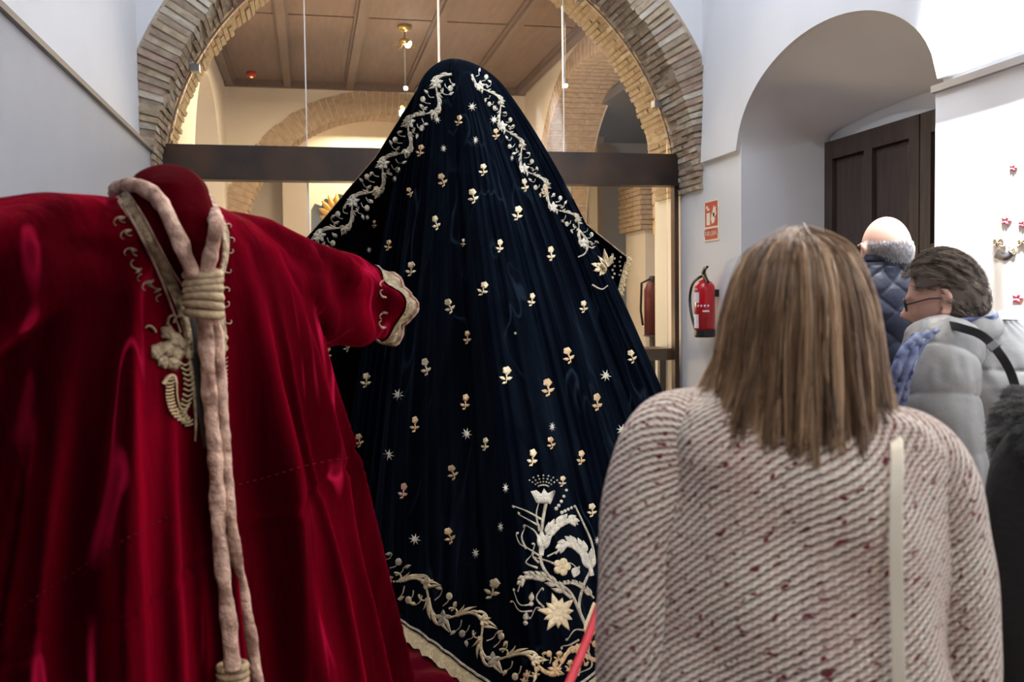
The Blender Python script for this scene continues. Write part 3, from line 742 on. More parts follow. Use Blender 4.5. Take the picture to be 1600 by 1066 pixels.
for (pp,w_) in (([(846,812),(825,800),(800,790)],4),([(843,822),(830,815),(812,805)],4),([(843,830),(838,805),(842,785)],4),([(844,845),(835,830),(820,820)],4),([(845,870),(826,858),(812,850),(806,835)],3.5),
    ([(842,880),(832,868),(836,850)],4),([(840,888),(822,880),(830,868)],4),([(822,858),(815,840),(820,825)],4),([(868,882),(850,875),(838,872)],4),([(873,888),(890,880),(904,890)],3),([(855,870),(870,862),(890,850)],3),
    ([(850,950),(838,935),(847,918)],4),([(850,955),(838,950),(830,965)],4),([(832,955),(812,955),(802,940)],3.5),([(830,945),(812,945),(803,925)],3),([(905,1000),(890,1008),(878,1010)],3.5),([(912,985),(898,985),(888,998)],3.5),([(915,1010),(925,1040),(905,1052)],4)):
    e=Emb(BV,.006); e.stroke(pp,w_,1.2,12); e.leaf(pp[-1][0],pp[-1][1],random.uniform(0,6),6,4); e.out('tendril',M_silver,mt)
e=Emb(BV,.009)
for j in range(5): a=j*2*PI/5; e.disc(878+8*cos(a),886+8*sin(a),6.5,9)
e.disc(878,886,4); e.out('round_flower',M_pgold,mt)
e=Emb(BV,.007); e.leaf(902,886,-1.9,18,14); e.out('bud',M_white,mt)
e=Emb(BV,.010)
for j in range(11): a=j*2*PI/11+.15; e.leaf(872,958,a,(33 if j%2 else 25),12)
e.disc(872,958,9,12); e.out('sunburst_flower',M_pgold,mt)
e=Emb(BV,.006)
for k in range(5): e.disc(869+4*k,795-4*k-.8*k*k,3.2-.2*k,7)
for k in range(5): e.disc(878+5*k,801-2.4*k,3-.2*k,7)
e.out('bead_spray',M_white,mt)
for (x,y) in ((873,1026),(890,1040),(866,1043),(820,1060),(838,1050)): rose(x,y,9,M_gold,tilt=.3)
for (x,y) in ((830,935),(821,965)):
    e=Emb(BV,.006); e.leaf(x,y+6,1.5,16,9); e.disc(x,y+9,4); e.out('bud',M_silver,mt)
# gold lace along the hem (follows the hem curve, lies on the cloth below)
def hemstrip(u,v):
    a=mantlef(.02+.96*u,.998); c=LDZ(.1,4.6,0); o=Vector((a.x-c.x,a.y-c.y,0)).normalized()
    sc=.012*abs(sin(u*150)); w_=v*(.042+sc)
    return (a.x+o.x*w_,a.y+o.y*w_,ZH+.002-.03*v**1.3+.003*sin(u*400)*v)
vs,fs=grid(700,6,hemstrip); o=obj('lace_edging',vs,fs,M_lace,mt,smooth=True)
pts=[mantlef(.02+.96*u,.996)+Vector((0,0,.004)) for u in np.linspace(0,1,400)]
pp=[]; 
for i,p in enumerate(pts): 
    c=LDZ(.1,4.6,0); o_=Vector((p.x-c.x,p.y-c.y,0)).normalized(); pp.append(p+o_*.002)
MB().tube(pp,.005,6).build('silver_piping',M_silver,mt,smooth=True)
# fringe on right/left wing short edge
for side,(a,b) in enumerate((((980,402),(963,470)),((470,382),(480,470)))):
    m=MB()
    for k in range(30):
        t=k/29; p=P(a[0]+(b[0]-a[0])*t,a[1]+(b[1]-a[1])*t,4.715); s_=(1 if side==0 else -1)
        q=p+rh*s_*(.022+.006*sin(k*1.9))+Vector((0,0,-.012)); m.tube([p-rh*s_*.006,(p+q)/2+Vector((0,0,.003)),q],[.0045,.005,.004],6)
    m.build('gold_fringe',M_lace,mt,smooth=True)
# edge piping along the wings' upper edge
for ed in ([(742,106),(775,140),(806,205),(842,270),(880,318),(925,358),(980,402)],[(684,106),(652,138),(622,190),(588,245),(551,288),(512,335),(470,382)]):
    n=len(ed); pts=[]
    for i in range(60):
        t=i/59*6; k=min(int(t),5); q=t-k; x=ed[k][0]*(1-q)+ed[k+1][0]*q; y=ed[k][1]*(1-q)+ed[k+1][1]*q; pts.append(P(x,y,4.49+(.24)*(t/7)))
    MB().tube(pts,.0032,5).build('edge_piping',M_oldgold,mt)
# support stand of the mantle
s=MB().tube([LDZ(-.25,4.5,.15),LDZ(-.25,4.5,2.40)],.03,12); s.build('support_pole',M_wood,mt)
MB().tube([P(485,392,4.78),P(960,410,4.78)],.015,8).build('support_bar',M_wood,mt)
# ---- red velvet covered dais under the mantle
def dais(u,v):
    a=mantlef(u,.998); c=LDZ(.1,4.6,0); o=Vector((a.x-c.x,a.y-c.y,0)); R=o.length; o.normalize()
    k=v
    r=R*(k/.6) if k<.6 else R+(k-.6)/.4*.36
    z=.155+.012*noise.noise(Vector((a.x*3+o.x*r*4,o.y*r*4,2)))+.02*noise.noise(Vector((o.x*r*7,o.y*r*7,8)))*(1 if k>.55 else 0)
    if k>.9: z*=max(.02,(1-k)/.1)
    if k<.6: z=min(z,.158)
    return (c.x+o.x*r,c.y+o.y*r,max(z,.002))
vs,fs=grid(160,60,dais); o=obj('dais_cloth',vs,fs,M_floorred,smooth=True); lab(o,'dark red velvet cloth spread over low dais under the navy mantle','cloth')
# ------------------------------------------------------------ red robe on stand
N0=(-.717,2.0); av_=Vector((.4,.917)).normalized(); nv_=Vector((.917,-.4)).normalized()
def RB(s,n,z): return LDZ(N0[0]+av_.x*s+nv_.x*n, N0[1]+av_.y*s+nv_.y*n, z)
def bodyf(u,v):
    ph=u*2*PI; zz=[1.70,1.685,1.66,1.60,1.5,1.37,1.0,.6,.33,.04]
    z=1.705-(1.705-.04)*v
    A=interp(z,zz[::-1],[.09,.15,.24,.36,.44,.49,.60,.70,.76,.85][::-1]); B=interp(z,zz[::-1],[.05,.08,.11,.14,.165,.185,.22,.26,.30,.36][::-1])
    am=min(1,max(0,(1.62-z)/.5)); 
    f=0
    for k,(fr,p0,w_) in enumerate(((9,.4,1.),(17,2.0,.7),(26,.7,.4),(5,1.1,.8))):
        s_=.5+.5*cos(fr*ph+p0+.5*sin(z*3+k)+1.2*noise.noise(Vector((ph*2,z*1.2,k)))); f+=w_*(s_**3.2)
    f=(f-.75)*.034*am*(1+.5*(1.6-z))
    for pr,za_ in ((2.62,1.5),(2.36,1.3),(2.08,1.55),(1.86,1.1),(1.42,1.2),(1.18,1.5),(.98,1.0),(.72,1.3),(.5,1.5),(.28,1.2)):
        dq=(ph-pr-.05*sin(z*2.3+pr*5))/.024
        if abs(dq)<3: f+=.013*math.exp(-dq*dq)*max(0,min(1,(za_-z)*4))
    # seam tuck
    q=z-(1.02+.12*cos(ph)); f-= .010*math.exp(-(q/.008)**2); 
    return RB((A+f*1.3)*cos(ph),(B+f)*sin(ph),z)
vs1,fs1=grid(640,170,bodyf,True)
k=len(vs1); vs1=list(vs1)+[tuple(RB(0,0,1.705)),tuple(RB(0,0,.04))]
for i in range(640): fs1.append([i,k,(i+1)%640]); fs1.append([169*640+i,169*640+(i+1)%640,k+1])
def sleevef(sg):
    def f(u,v):
        ph=u*2*PI; s_=.12+.755*v
        zc=interp(s_,[.1,.3,.5,.92],[1.595,1.545,1.51,1.452]); hh=interp(s_,[.1,.3,.5,.92],[.08,.135,.128,.088]); bb=interp(s_,[.1,.3,.6,.92],[.07,.11,.095,.075])
        f_=.012*sin(5*ph+s_*9)*min(1,v*3)+.008*sin(s_*34+2*ph)*(1 if sin(ph)<.4 else .3)+.010*sin(3*ph-s_*13)
        dz=-.03*max(0,-sin(ph))*sin(PI*v)
        return RB(sg*s_,(bb+f_)*cos(ph),zc+(hh+f_*.7)*sin(ph)+dz)
    return f
m=MB(); m.add(vs1,fs1)
cuffs={}
for sg in (1,-1):
    vs,fs=grid(120,90,sleevef(sg),True); fs=list(fs); fs.append(list(range(120))[::-1]); fs.append([89*120+i for i in range(120)])
    if sg<0: fs=[f[::-1] for f in fs]
    m.add(vs,fs)
rob=thing('velvet_robe',RB(0,0,0),'crimson velvet robe with outstretched sleeves and gold collar on a stand','robe')
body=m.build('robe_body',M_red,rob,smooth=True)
rm=body.modifiers.new('r','REMESH'); rm.mode='VOXEL'; rm.voxel_size=.0072; rm.use_smooth_shade=True
sm=body.modifiers.new('s','SMOOTH'); sm.factor=.5; sm.iterations=2
dg=bpy.context.evaluated_depsgraph_get(); dg.update(); ev=body.evaluated_get(dg); me=ev.to_mesh()
ow=WO[rob]; rv=[v.co+ow for v in me.vertices]; rf=[list(p.vertices) for p in me.polygons]; ev.to_mesh_clear()
BR=BVHTree.FromPolygons(rv,rf)
# bump of cloth standing in the neck (V-neck filler)
ys=[255,262,275,300,340,380,420,450,468]; BRq=BR if 'BR' in dir() else None; xc=[258,257,256,256,262,272,286,297,302]; hw=[4,32,48,58,62,56,40,22,4]
dD=[2.02,2.02,2.02,2.0,1.965,1.92,1.885,1.86,1.86]
BY=np.linspace(255,468,72); BD=[]
for y in BY:
    d=interp(y,ys,dD); h=interp(y,ys,hw)*2.0/1500; k_=.95-.4*min(1,max(0,(y-290)/60.))
    if y>283:
        for q_ in (-.8,-.5,0,.5,.8):
            hq=BR.ray_cast(C0,ray(interp(y,ys,xc)+q_*interp(y,ys,hw),y))
            if hq[0]: d=min(d,(hq[0]-C0).dot(fh)-.010+h*k_*sqrt(1-q_*q_)-.02)
    BD.append(d)
BD=[min(BD[j]+.0016*abs(BY[i]-BY[j]) for j in range(72)) for i in range(72)]
def bump(u,v):
    y=255.02+213*(v**1.5); ph=u*2*PI; h=interp(y,ys,hw)*2.0/1500; d=interp(y,BY,BD); k_=.95-.4*min(1,max(0,(y-290)/60.))
    if y<303: h=sqrt(max(0,1-((303-y)/48.)**2))*.0773
    r_=h*(1+.025*cos(9*ph+y*.01))
    return P(interp(y,ys,xc),y,d)+rh*r_*cos(ph)+fh*(r_*k_*sin(ph)+.02)
vs,fs=grid(48,80,bump,True); nk=obj('neck_form',vs,fs,M_darkred,rob,smooth=True)
rv2=rv+[Vector(v) for v in vs]; rf2=rf+[[i+len(rv) for i in f] for f in fs]
BRN=BVHTree.FromPolygons(rv2,rf2)
# collar lapels, black slit, embroidery
def remb(fn,name,m_,h=.006,b=None):
    e=Emb(b or BRN,h); fn(e); return e.out(name,m_,rob)
remb(lambda e:e.stroke([(291,455),(300,520),(308,600),(322,700)],22,9,30,h=.004),'front_slit',M_lin)  # black strip for the lining gap and the painted shadow continuing from it
remb(lambda e:e.stroke([(189,303),(215,345),(240,390),(262,432),(280,470),(294,520),(297,560)],22,14,44,h=.009),'collar_band',M_oldgold)
remb(lambda e:(e.stroke([(183,303),(205,342),(228,385),(250,432),(268,480),(282,520)],5,4,40,h=.013),e.stroke([(200,300),(226,342),(246,380),(268,420),(288,450)],4,4,30,h=.013)),'collar_piping',M_rope)
remb(lambda e:(e.stroke([(342,338),(352,365),(352,400),(344,440),(346,480),(350,530),(342,580)],13,8,40,h=.008)),'collar_band',M_oldgold)
remb(lambda e:(e.stroke([(297,560),(303,610),(306,660),(305,690)],9,3,24,h=.007),),'slit_trim',M_oldgold)
# scrolls off the lapels
def scr(e):
    for (x,y,a,s_) in ((196,340,2.9,1),(206,360,3.0,1),(214,392,2.6,1),(222,420,3.3,-1),(240,440,3.0,1),(252,452,3.2,-1)):
        e.curl(x,y,a,13,s_,3.2,.6); e.leaf(x,y,a+.4,14,5); e.curl(x,y+8,a+.2,8,-s_,2.4,.6)
    for (x,y,a,s_) in ((352,352,.6,-1),(358,372,.2,-1),(356,395,-.3,1),(352,425,-.5,1),(350,450,.3,-1),(352,480,.2,1),(353,505,-.4,1)): e.curl(x,y,a,6,s_,2.6,.6)
remb(scr,'collar_scrolls',M_oldgold)
def cornu(e):      # horn of plenty with flowers
    for (x,y,r) in ((262,520,12),(248,548,13),(275,532,13),(262,545,14),(278,552,12),(256,565,11),(272,568,12),(243,555,8),(286,540,9)):
        e.disc(x,y,r,10,lob=.12)
    e.curl(243,520,1.9,12,1,5,.5); e.curl(262,508,1.6,12,-1,5,.6); e.curl(272,505,1.4,10,-1,5,.6)
remb(cornu,'flower_cluster',M_oldgold,.014)
def shell(e):
    c=smoothcurve([(290,570),(296,600),(292,630),(284,650),(298,664)],16)
    for i,p in enumerate(c[:-1]): e.stroke([(p[0]-9,p[1]-3),(p[0],p[1]+1),(p[0]+8,p[1]-5)],4,3,6,h=.012)
    c=smoothcurve([(268,592),(266,612),(268,630),(277,648),(296,664)],15)
    for i,p in enumerate(c): e.stroke([(p[0]-7,p[1]+1),(p[0],p[1]+1),(p[0]+6,p[1]-2)],4,3,6,h=.012)
    e.stroke([(256,600),(262,590),(272,588),(276,600)],8,5,12,h=.014); e.stroke([(276,600),(277,620),(283,640),(297,658)],3.5,3,14,h=.014)
remb(shell,'horn_motif',M_lace,.012)
remb(lambda e:[e.stroke([(347-2,560+k*6.5),(352,561+k*6.5),(356,558+k*6.5)],3,2,5,h=.008) for k in range(12)] and None,'horn_motif',M_oldgold)
remb(lambda e:[e.disc(347+4*(k%2),520+8*k,6,8) for k in range(5)] and None,'flower_cluster',M_oldgold)
# seam line
M_seam=mat('seam_thread',(.085,.001,.007),.9,spec=.1)
def seam(pts,n):
    def f(e):
        c=smoothcurve(pts,n*2)
        for i in range(0,2*n-1,2): e.stroke([c[i],(c[i]+c[i+1])/2+np.array((0,.6)),c[i+1]],2.6,1.6,5,h=.0035)
    return f
for pts,n in (([(0,978),(60,930),(130,885),(200,840),(262,808)],26),([(362,760),(420,745),(480,727),(545,715)],16)):
    o=remb(seam(pts,n),'seam',M_seam)
    if o: o['kind']='stuff'
# cuffs
for sg in (1,-1):
    f=sleevef(sg)
    def cf(u,v,f=f,sg=sg):
        t=.90+.118*v; p=f(u,min(t,1)); c=RB(sg*(.12+.755*t),0,interp(.12+.755*t,[.1,.3,.5,.92],[1.595,1.545,1.51,1.452]))
        q=RB(sg*(.12+.755*t),0,0); p=Vector((p.x,p.y,p.z)) if t<=1 else f(u,1)+ (RB(sg*(.12+.755*t),0,0)-RB(sg*.875,0,0))
        o=(p-c); return p+o.normalized()*(.006+.004*sin(u*90)*sin(v*9))
    vs,fs=grid(90,8,cf,True); obj('cuff_embroidery',vs,fs,M_oldgold if sg>0 else M_oldgold,rob,smooth=True)
    pts=[cf(i/60,1) for i in range(61)]; MB().tube(pts,.006,6).build('cuff_piping',M_rope,rob,smooth=True)
e=Emb(BRN,.006)
for (x,y,a,s_) in ((607,440,2.8,1),(604,465,3.0,-1),(606,490,2.9,1),(604,512,3.2,-1)): e.curl(x,y,a,9,s_,3,.6); e.leaf(x,y,a,10,4)
e.out('cuff_scrolls',M_oldgold,rob)
MB().tube([RB(0,0,0.0),RB(0,0,1.60)],.02,10).build('stand_pole',M_wood,rob)
MB().lathe(tuple(RB(0,0,0)),[(.26,0),(.26,.02),(.24,.035),(.03,.04)],28).build('stand_base',M_wood,rob)
# ---- rope with knots round the neck
rp=thing('knotted_rope',RB(.0,.30,0.3),'thick pinkish twisted rope looped round the neck of red robe, knotted','rope')
def ropetube(pts,r,name,m_=M_rope,n=150,tw=60):
    c=[Vector(p) for p in smoothcurve([tuple(p) for p in pts],n)]
    L=sum((a-b).length for a,b in zip(c[:-1],c[1:])); k=12; vs=[]; fs=[]; ref=None; l=0
    for i,p in enumerate(c):
        t=(c[min(i+1,n-1)]-c[max(i-1,0)]).normalized()
        if ref is None: ref=t.orthogonal().normalized()
        ref=(ref-t*ref.dot(t)).normalized(); b=t.cross(ref); l+= (c[i]-c[i-1]).length if i else 0
        rr=r*(1+.10*noise.noise(Vector((l*24,r*99,0)))+.12*noise.noise(Vector((l*60,r*99,4))))
        for j in range(k):
            a=2*PI*j/k; q=rr*(1+.09*cos(2*a+l*tw)+.05*cos(5*a-l*90)); vs.append(p+(ref*cos(a)+b*sin(a))*q)
    for i in range(n-1):
        for j in range(k): a=i*k+j; b_=i*k+(j+1)%k; fs.append([a,b_,b_+k,a+k])
    fs.append(list(range(k))[::-1]); fs.append([(n-1)*k+j for j in range(k)])
    return obj(name,vs,fs,m_,rp,smooth=True)
def onrobe(px,py,off,b=BRN):
    h=hit(px,py,b,off); return h if h else P(px,py,2.0)
def nearer(px,py,d,off=.019):
    ds=[]
    for ox in (-8,0,8):
        h=BRN.ray_cast(C0,ray(px+ox,py))
        if h[0]: ds.append((h[0]-C0).dot(fh)-off)
    return P(px,py,min([d]+ds))
ropetube([P(196,322,2.12),P(181,302,2.03),P(188,292,1.93),nearer(216,291,1.86),nearer(246,310,1.84),nearer(270,352,1.82),nearer(290,400,1.81),nearer(308,440,1.80)],.0145,'rope_loop')
ropetube([P(285,300,2.14),P(308,295,2.12),P(326,318,2.07),nearer(337,345,2.0),nearer(333,380,1.92),nearer(326,410,1.86),nearer(322,440,1.80)],.0135,'rope_loop')
def strand(pxs,off):
    out=[]
    dl=None
    for x,y in pxs:
        h=onrobe(x,y,off,BR); out.append(h)
    ds=[(p-C0).length for p in out]; 
    for i in range(len(out)):
        d=min(ds[max(0,i-1):i+2]); out[i]=C0+(out[i]-C0).normalized()*d
    out[0]=nearer(pxs[0][0],pxs[0][1],1.80,.03)
    return out
ropetube(strand([(318,470),(322,530),(326,600),(331,660),(337,720),(340,790),(344,850),(350,910),(357,970),(364,1048)],.02),.0145,'rope_tail',n=220)
ropetube(strand([(326,470),(340,530),(345,600),(349,660),(353,720),(358,790),(366,850),(378,920),(390,980),(402,1064),(406,1100)],.016),.0115,'rope_tail',n=220)
kc=nearer(318,460,1.80,.034)
m=MB()
for k in range(6):
    z=kc.z+.037-.0145*k; pts=[Vector((kc.x,kc.y,z+.004*sin(a*1+k)))+rh*.030*cos(a)+fh*.026*sin(a) for a in np.linspace(0,2*PI,28)]; m.tube(pts,.0088,8)
m.build('knot',M_twine,rp,smooth=True)
kc=P(364,1052,1.66); kc=C0+(kc-C0).normalized()*((onrobe(364,1050,.02,BR)-C0).length)
m=MB()
for k in range(4):
    pts=[Vector((kc.x,kc.y,kc.z+.012-.013*k))+rh*.024*cos(a)+fh*.022*sin(a) for a in np.linspace(0,2*PI,24)]; m.tube(pts,.008,8)
m.build('end_knot',M_twine,rp,smooth=True)
# ------------------------------------------------------------ people
def head_mesh(c,fwd,tilt,w=.077,l=.098,h=.118,ears=True):
    """returns verts, faces; c = head centre, fwd = facing angle (unit vec xy)"""
    fx=Vector((fwd[0],fwd[1],0)).normalized(); sx=Vector((-fx.y,fx.x,0)); uz=Vector((0,0,1))
    R=Matrix.Rotation(tilt,3,sx); fx=R@fx; uz=R@uz
    n,m_=56,44; vs=[]; fs=[]
    def g(a,b,s_): return math.exp(-((a/s_[0])**2+(b/s_[1])**2))
    for i in range(m_+1):
        th=PI*i/m_
        for k in range(n):
            ph=2*PI*k/n; x=cos(ph)*sin(th); y=sin(ph)*sin(th); z=cos(th)
            wz=w*(1-.22*max(0,-z)**1.3); lz=l*(1-.10*max(0,-z)) 
            d=Vector((x*lz,y*wz,z*h))
            if x>0:
                d.x*= (.92 if z>-.2 else .96)
                d.x+= .030*g(y,z+.22,(.13,.18)) + .010*g(y,z-.0,(.10,.25)) + .012*g(y,z+.52,(.28,.07))*1 + .018*g(y,z+.88,(.35,.18)) -.010*(g(y-.33,z-.02,(.17,.11))+g(y+.33,z-.02,(.17,.11)))+.005*g(y,z-.17,(.6,.08))
            else:
                if z<-.45: d.x*=1-.5*min(1,(-.45-z)*1.6)
            vs.append(c+fx*d.x+sx*d.y+uz*d.z)
    for i in range(m_):
        for k in range(n): a=i*n+k; b=i*n+(k+1)%n; fs.append([a,a+n,b+n,b])
    M_=MB(); M_.add(vs,fs)
    if ears:
        for s_ in (1,-1):
            ec=c+sx*s_*(w*1.0)-fx*.005-uz*.008
            pts=[ec+fx*(.004-.017*cos(a)*1.0)+uz*(.031*sin(a))+sx*s_*(.010+.006*(1-cos(a))*.5) for a in np.linspace(-2.3,2.3,14)]
            M_.tube(pts,[.006+.002*sin(i) for i in range(14)],6); M_.ball(ec-uz*.0+sx*s_*.003,(.012,.012,.024),10,6)
    return M_,fx,sx,uz
def person_body(name,base,H,fwd,hc,parent,skin=M_skin,tilt=0,arm_out=.0,swid=.19,earsz=True,hw=.077,hl=.098,hh=.118):
    fx=Vector((fwd[0],fwd[1],0)).normalized(); sx=Vector((-fx.y,fx.x,0))
    k=H/1.7; B=Vector((base[0],base[1],0))
    V=[];E=[];R=[]
    def add(p,r,par=None):
        V.append(p); R.append(r); 
        if par is not None: E.append((par,len(V)-1))
        return len(V)-1
    up_=lambda z:Vector((0,0,z*k))
    pel=add(B+up_(.95),(.15,.115)); wst=add(B+up_(1.10),(.13,.10),pel); che=add(B+up_(1.27),(.15,.11),wst); nb=add(B+up_(1.40),(.10,.075),che)
    nk=add(Vector((hc.x,hc.y,0))*.5+B*.5+up_(1.47),(.052,.055),nb); add(hc-Vector((0,0,.03)),(.05,.05),nk)
    for s_ in (1,-1):
        sh=add(B+sx*s_*swid*k+up_(1.37),(.05,.05),nb); el=add(B+sx*s_*(swid+.06)*k+up_(1.09)-fx*.01,(.04,.04),sh)
        wr=add(B+sx*s_*(swid+.06)*k+up_(.86)+fx*.05,(.024,.03),el); pm=add(B+sx*s_*(swid+.06)*k+up_(.80)+fx*.065,(.018,.036),wr)
        for q,(o,L) in enumerate(((-.027,.062),(-.009,.074),(.009,.07),(.027,.055))):
            a1=add(V[pm]+fx*o+Vector((0,0,-.035)),.0125,pm); a2=add(V[a1]+Vector((0,0,-L*.5))-sx*s_*.006,.011,a1); add(V[a2]+Vector((0,0,-L*.5))-sx*s_*.016,.0095,a2)
        t1=add(V[wr]+fx*.035+Vector((0,0,-.04)),.0135,wr); add(V[t1]+fx*.012+Vector((0,0,-.035)),.0115,t1)
        hp=add(B+sx*s_*.095*k+up_(.86),(.085,.09),pel); kn=add(B+sx*s_*.10*k+up_(.49)+fx*.01,(.055,.06),hp); an=add(B+sx*s_*.105*k+up_(.09)-fx*.02,(.035,.04),kn)
        add(B+sx*s_*.12*k+up_(.035)+fx*.13,(.04,.03),an)
    me=bpy.data.meshes.new('b'); me.from_pydata([tuple(v) for v in V],E,[]); o=bpy.data.objects.new('b',me); COL.objects.link(o)
    md=o.modifiers.new('s','SKIN'); md.use_smooth_shade=True
    sv=me.skin_vertices[0].data
    for i,r in enumerate(R): sv[i].radius=r if hasattr(r,'__len__') else (r,r)
    sv[0].use_root=True
    ss=o.modifiers.new('u','SUBSURF'); ss.levels=2; ss.render_levels=2
    dg=bpy.context.evaluated_depsgraph_get(); ev=o.evaluated_get(dg); m2=ev.to_mesh()
    mb=MB(); mb.add([tuple(v.co) for v in m2.vertices],[list(p.vertices) for p in m2.polygons]); ev.to_mesh_clear(); bpy.data.objects.remove(o)
    hm,hx,hs,hu=head_mesh(hc,fwd,tilt,hw,hl,hh,earsz); mb.add(hm.v,hm.f)
    bo=mb.build(name,skin,parent,smooth=True)
    r_=bo.modifiers.new('r','REMESH'); r_.mode='VOXEL'; r_.voxel_size=.0055; r_.use_smooth_shade=True
    # keep the one continuous outer surface
    dg=bpy.context.evaluated_depsgraph_get(); ev=bo.evaluated_get(dg); me=bpy.data.meshes.new_from_object(ev)
    nv=len(me.vertices); ed=np.empty(len(me.edges)*2,dtype=np.int64); me.edges.foreach_get('vertices',ed); ed=ed.reshape(-1,2); lb_=np.arange(nv)
    while True:
        m1=np.minimum(lb_[ed[:,0]],lb_[ed[:,1]]); n_=lb_.copy(); np.minimum.at(n_,ed[:,0],m1); np.minimum.at(n_,ed[:,1],m1); n_=n_[n_]; n_=n_[n_]
        if (n_==lb_).all(): break
        lb_=n_
    big=np.bincount(lb_).argmax(); keep=lb_==big; idx=np.cumsum(keep)-1
    co=np.empty(nv*3); me.vertices.foreach_get('co',co); co=co.reshape(-1,3)[keep]
    fcs=[[int(idx[i]) for i in p.vertices] for p in me.polygons if keep[p.vertices[0]]]
    m2=bpy.data.meshes.new(name); m2.from_pydata(co.tolist(),[],fcs); m2.polygons.foreach_set('use_smooth',[True]*len(m2.polygons)); m2.materials.append(skin)
    bo.modifiers.clear(); bo.data=m2; bpy.data.meshes.remove(me)
    return bo,hx,hs,hu
def trousers(parent,base,H,fwd,m_=M_trous):
    fx=Vector((fwd[0],fwd[1],0)).normalized(); sx=Vector((-fx.y,fx.x,0)); k=H/1.7; B=Vector((base[0],base[1],0))
    for s_ in (1,-1):
        mb=MB(); mb.tube([B+sx*s_*.085*k+Vector((0,0,z*k))+fx*f for z,f in ((.96,0),(.80,0),(.50,.01),(.25,-.01),(.10,-.02))],[.125,.115,.08,.068,.065],20); mb.build('trouser_leg',m_,parent,smooth=True)
        mb=MB(); mb.tube([B+sx*s_*.11*k+Vector((0,0,.05))+fx*f for f in (-.075,-.05,.02,.1,.16,.19)],[.03,.048,.048,.046,.038,.018],16); mb.v=[(x,y,max(.001,z)) for x,y,z in mb.v]; mb.build('shoe',M_shoe,parent,smooth=True)
def strands(name,guides,m_,parent,per=20,r=.0007,spread=.006,seg=16,tipspread=.4,tonef=None,dens=1):
    V=[];Fc=[];T=[]
    for gi,g in enumerate(guides):
        g=np.array([tuple(p) for p in g]); g=np.array(smoothcurve(list(g),seg)); tone=tonef(gi) if tonef else random.random()
        for s_ in range(per):
            o=rng.normal(0,spread,3); sc=np.linspace(1,tipspread,seg)[:,None]; q=g+o*sc; n0=len(q); 
            cut=seg-int(random.random()**2*seg*.18); q=q[:cut]
            tn=min(1,max(0,tone+random.gauss(0,.12)))
            ph=random.random()*6; q=q+np.outer(np.sin(np.linspace(0,5,len(q))+ph),rng.normal(0,.0012,3))
            b=len(V); 
            for i in range(len(q)):
                t=q[min(i+1,len(q)-1)]-q[max(i-1,0)]; t=t/(np.linalg.norm(t)+1e-9)
                a=np.cross(t,(0.31,.77,.55)); a/=np.linalg.norm(a)+1e-9; c=np.cross(t,a); rr=r*(1-.6*i/len(q))
                V+= [q[i]+a*rr,q[i]-a*rr*.5+c*rr*.87,q[i]-a*rr*.5-c*rr*.87]; T+=[tn]*3
            for i in range(len(q)-1):
                for k in range(3): p0=b+i*3+k; p1=b+i*3+(k+1)%3; Fc.append((p0,p1,p1+3,p0+3))
    o=obj(name,V,Fc,m_,parent,smooth=True)
    at=o.data.attributes.new('tone','FLOAT','POINT'); at.data.foreach_set('value',T); return o
def garment(name,m_,parent,nu,nv,fn,closeu=True,uvs=None,thick=None,smooth=True):
    vs,fs=grid(nu,nv,fn,closeu); uv=None
    if uvs:
        uv=[uvs(i/nu if closeu else i/(nu-1),j/(nv-1)) for j in range(nv) for i in range(nu)]
    o=obj(name,vs,fs,m_,parent,smooth=smooth,uv=uv)
    if thick: q=o.modifiers.new('t','SOLIDIFY'); q.thickness=thick
    return o
def cat(cs,v):
    n=len(cs); x=v*(n-1); i=min(int(x),n-2); q=x-i
    def tg(j): return (cs[min(j+1,n-1)]-cs[max(j-1,0)]).normalized()
    return cs[i].lerp(cs[i+1],q), tg(i).lerp(tg(i+1),q).normalized()
# ---- woman in tweed coat
wc=LDZ(.40,1.36,0); wfw=(fh*.99+rh*.05).normalized()
woman=thing('person',wc,'person in cream and burgundy tweed coat with streaked shoulder-length hair, seen from behind','person')
hc=LDZ(.402,1.33,1.443)
person_body('body',wc,1.55,wfw,hc,woman,hw=.07,hl=.09,hh=.108)
trousers(woman,wc,1.55,wfw)
# coat torso
def coatf(u,v):
    ph=u*2*PI
    z=1.375-(1.375-.62)*v
    A=interp(z,[.62,.9,1.1,1.2,1.28,1.315,1.34,1.36,1.375],[.235,.225,.212,.212,.205,.175,.125,.085,.066])
    B=interp(z,[.62,.9,1.1,1.25,1.315,1.35,1.375],[.17,.155,.15,.14,.115,.085,.068])
    cx=.402-.012*(1.3-z)*0; off=.012*(cos(ph))  
    zz=z-.016*cos(ph)   # shoulder slopes: left higher
    wr=.004*sin(7*ph+z*14)+.003*sin(z*31+3*ph)
    e_=1.0
    c_,s_=cos(ph),sin(ph); p_=.85
    return LDZ(.402+(A+wr)*math.copysign(abs(c_)**p_,c_), 1.37+(B+wr)*math.copysign(abs(s_)**p_,s_), zz)
garment('coat_body',M_tweed,woman,150,110,coatf,uvs=lambda u,v:((abs((u-.75+.5)%1-.5))*1.25 if 0 else u*1.25,-.76*v))
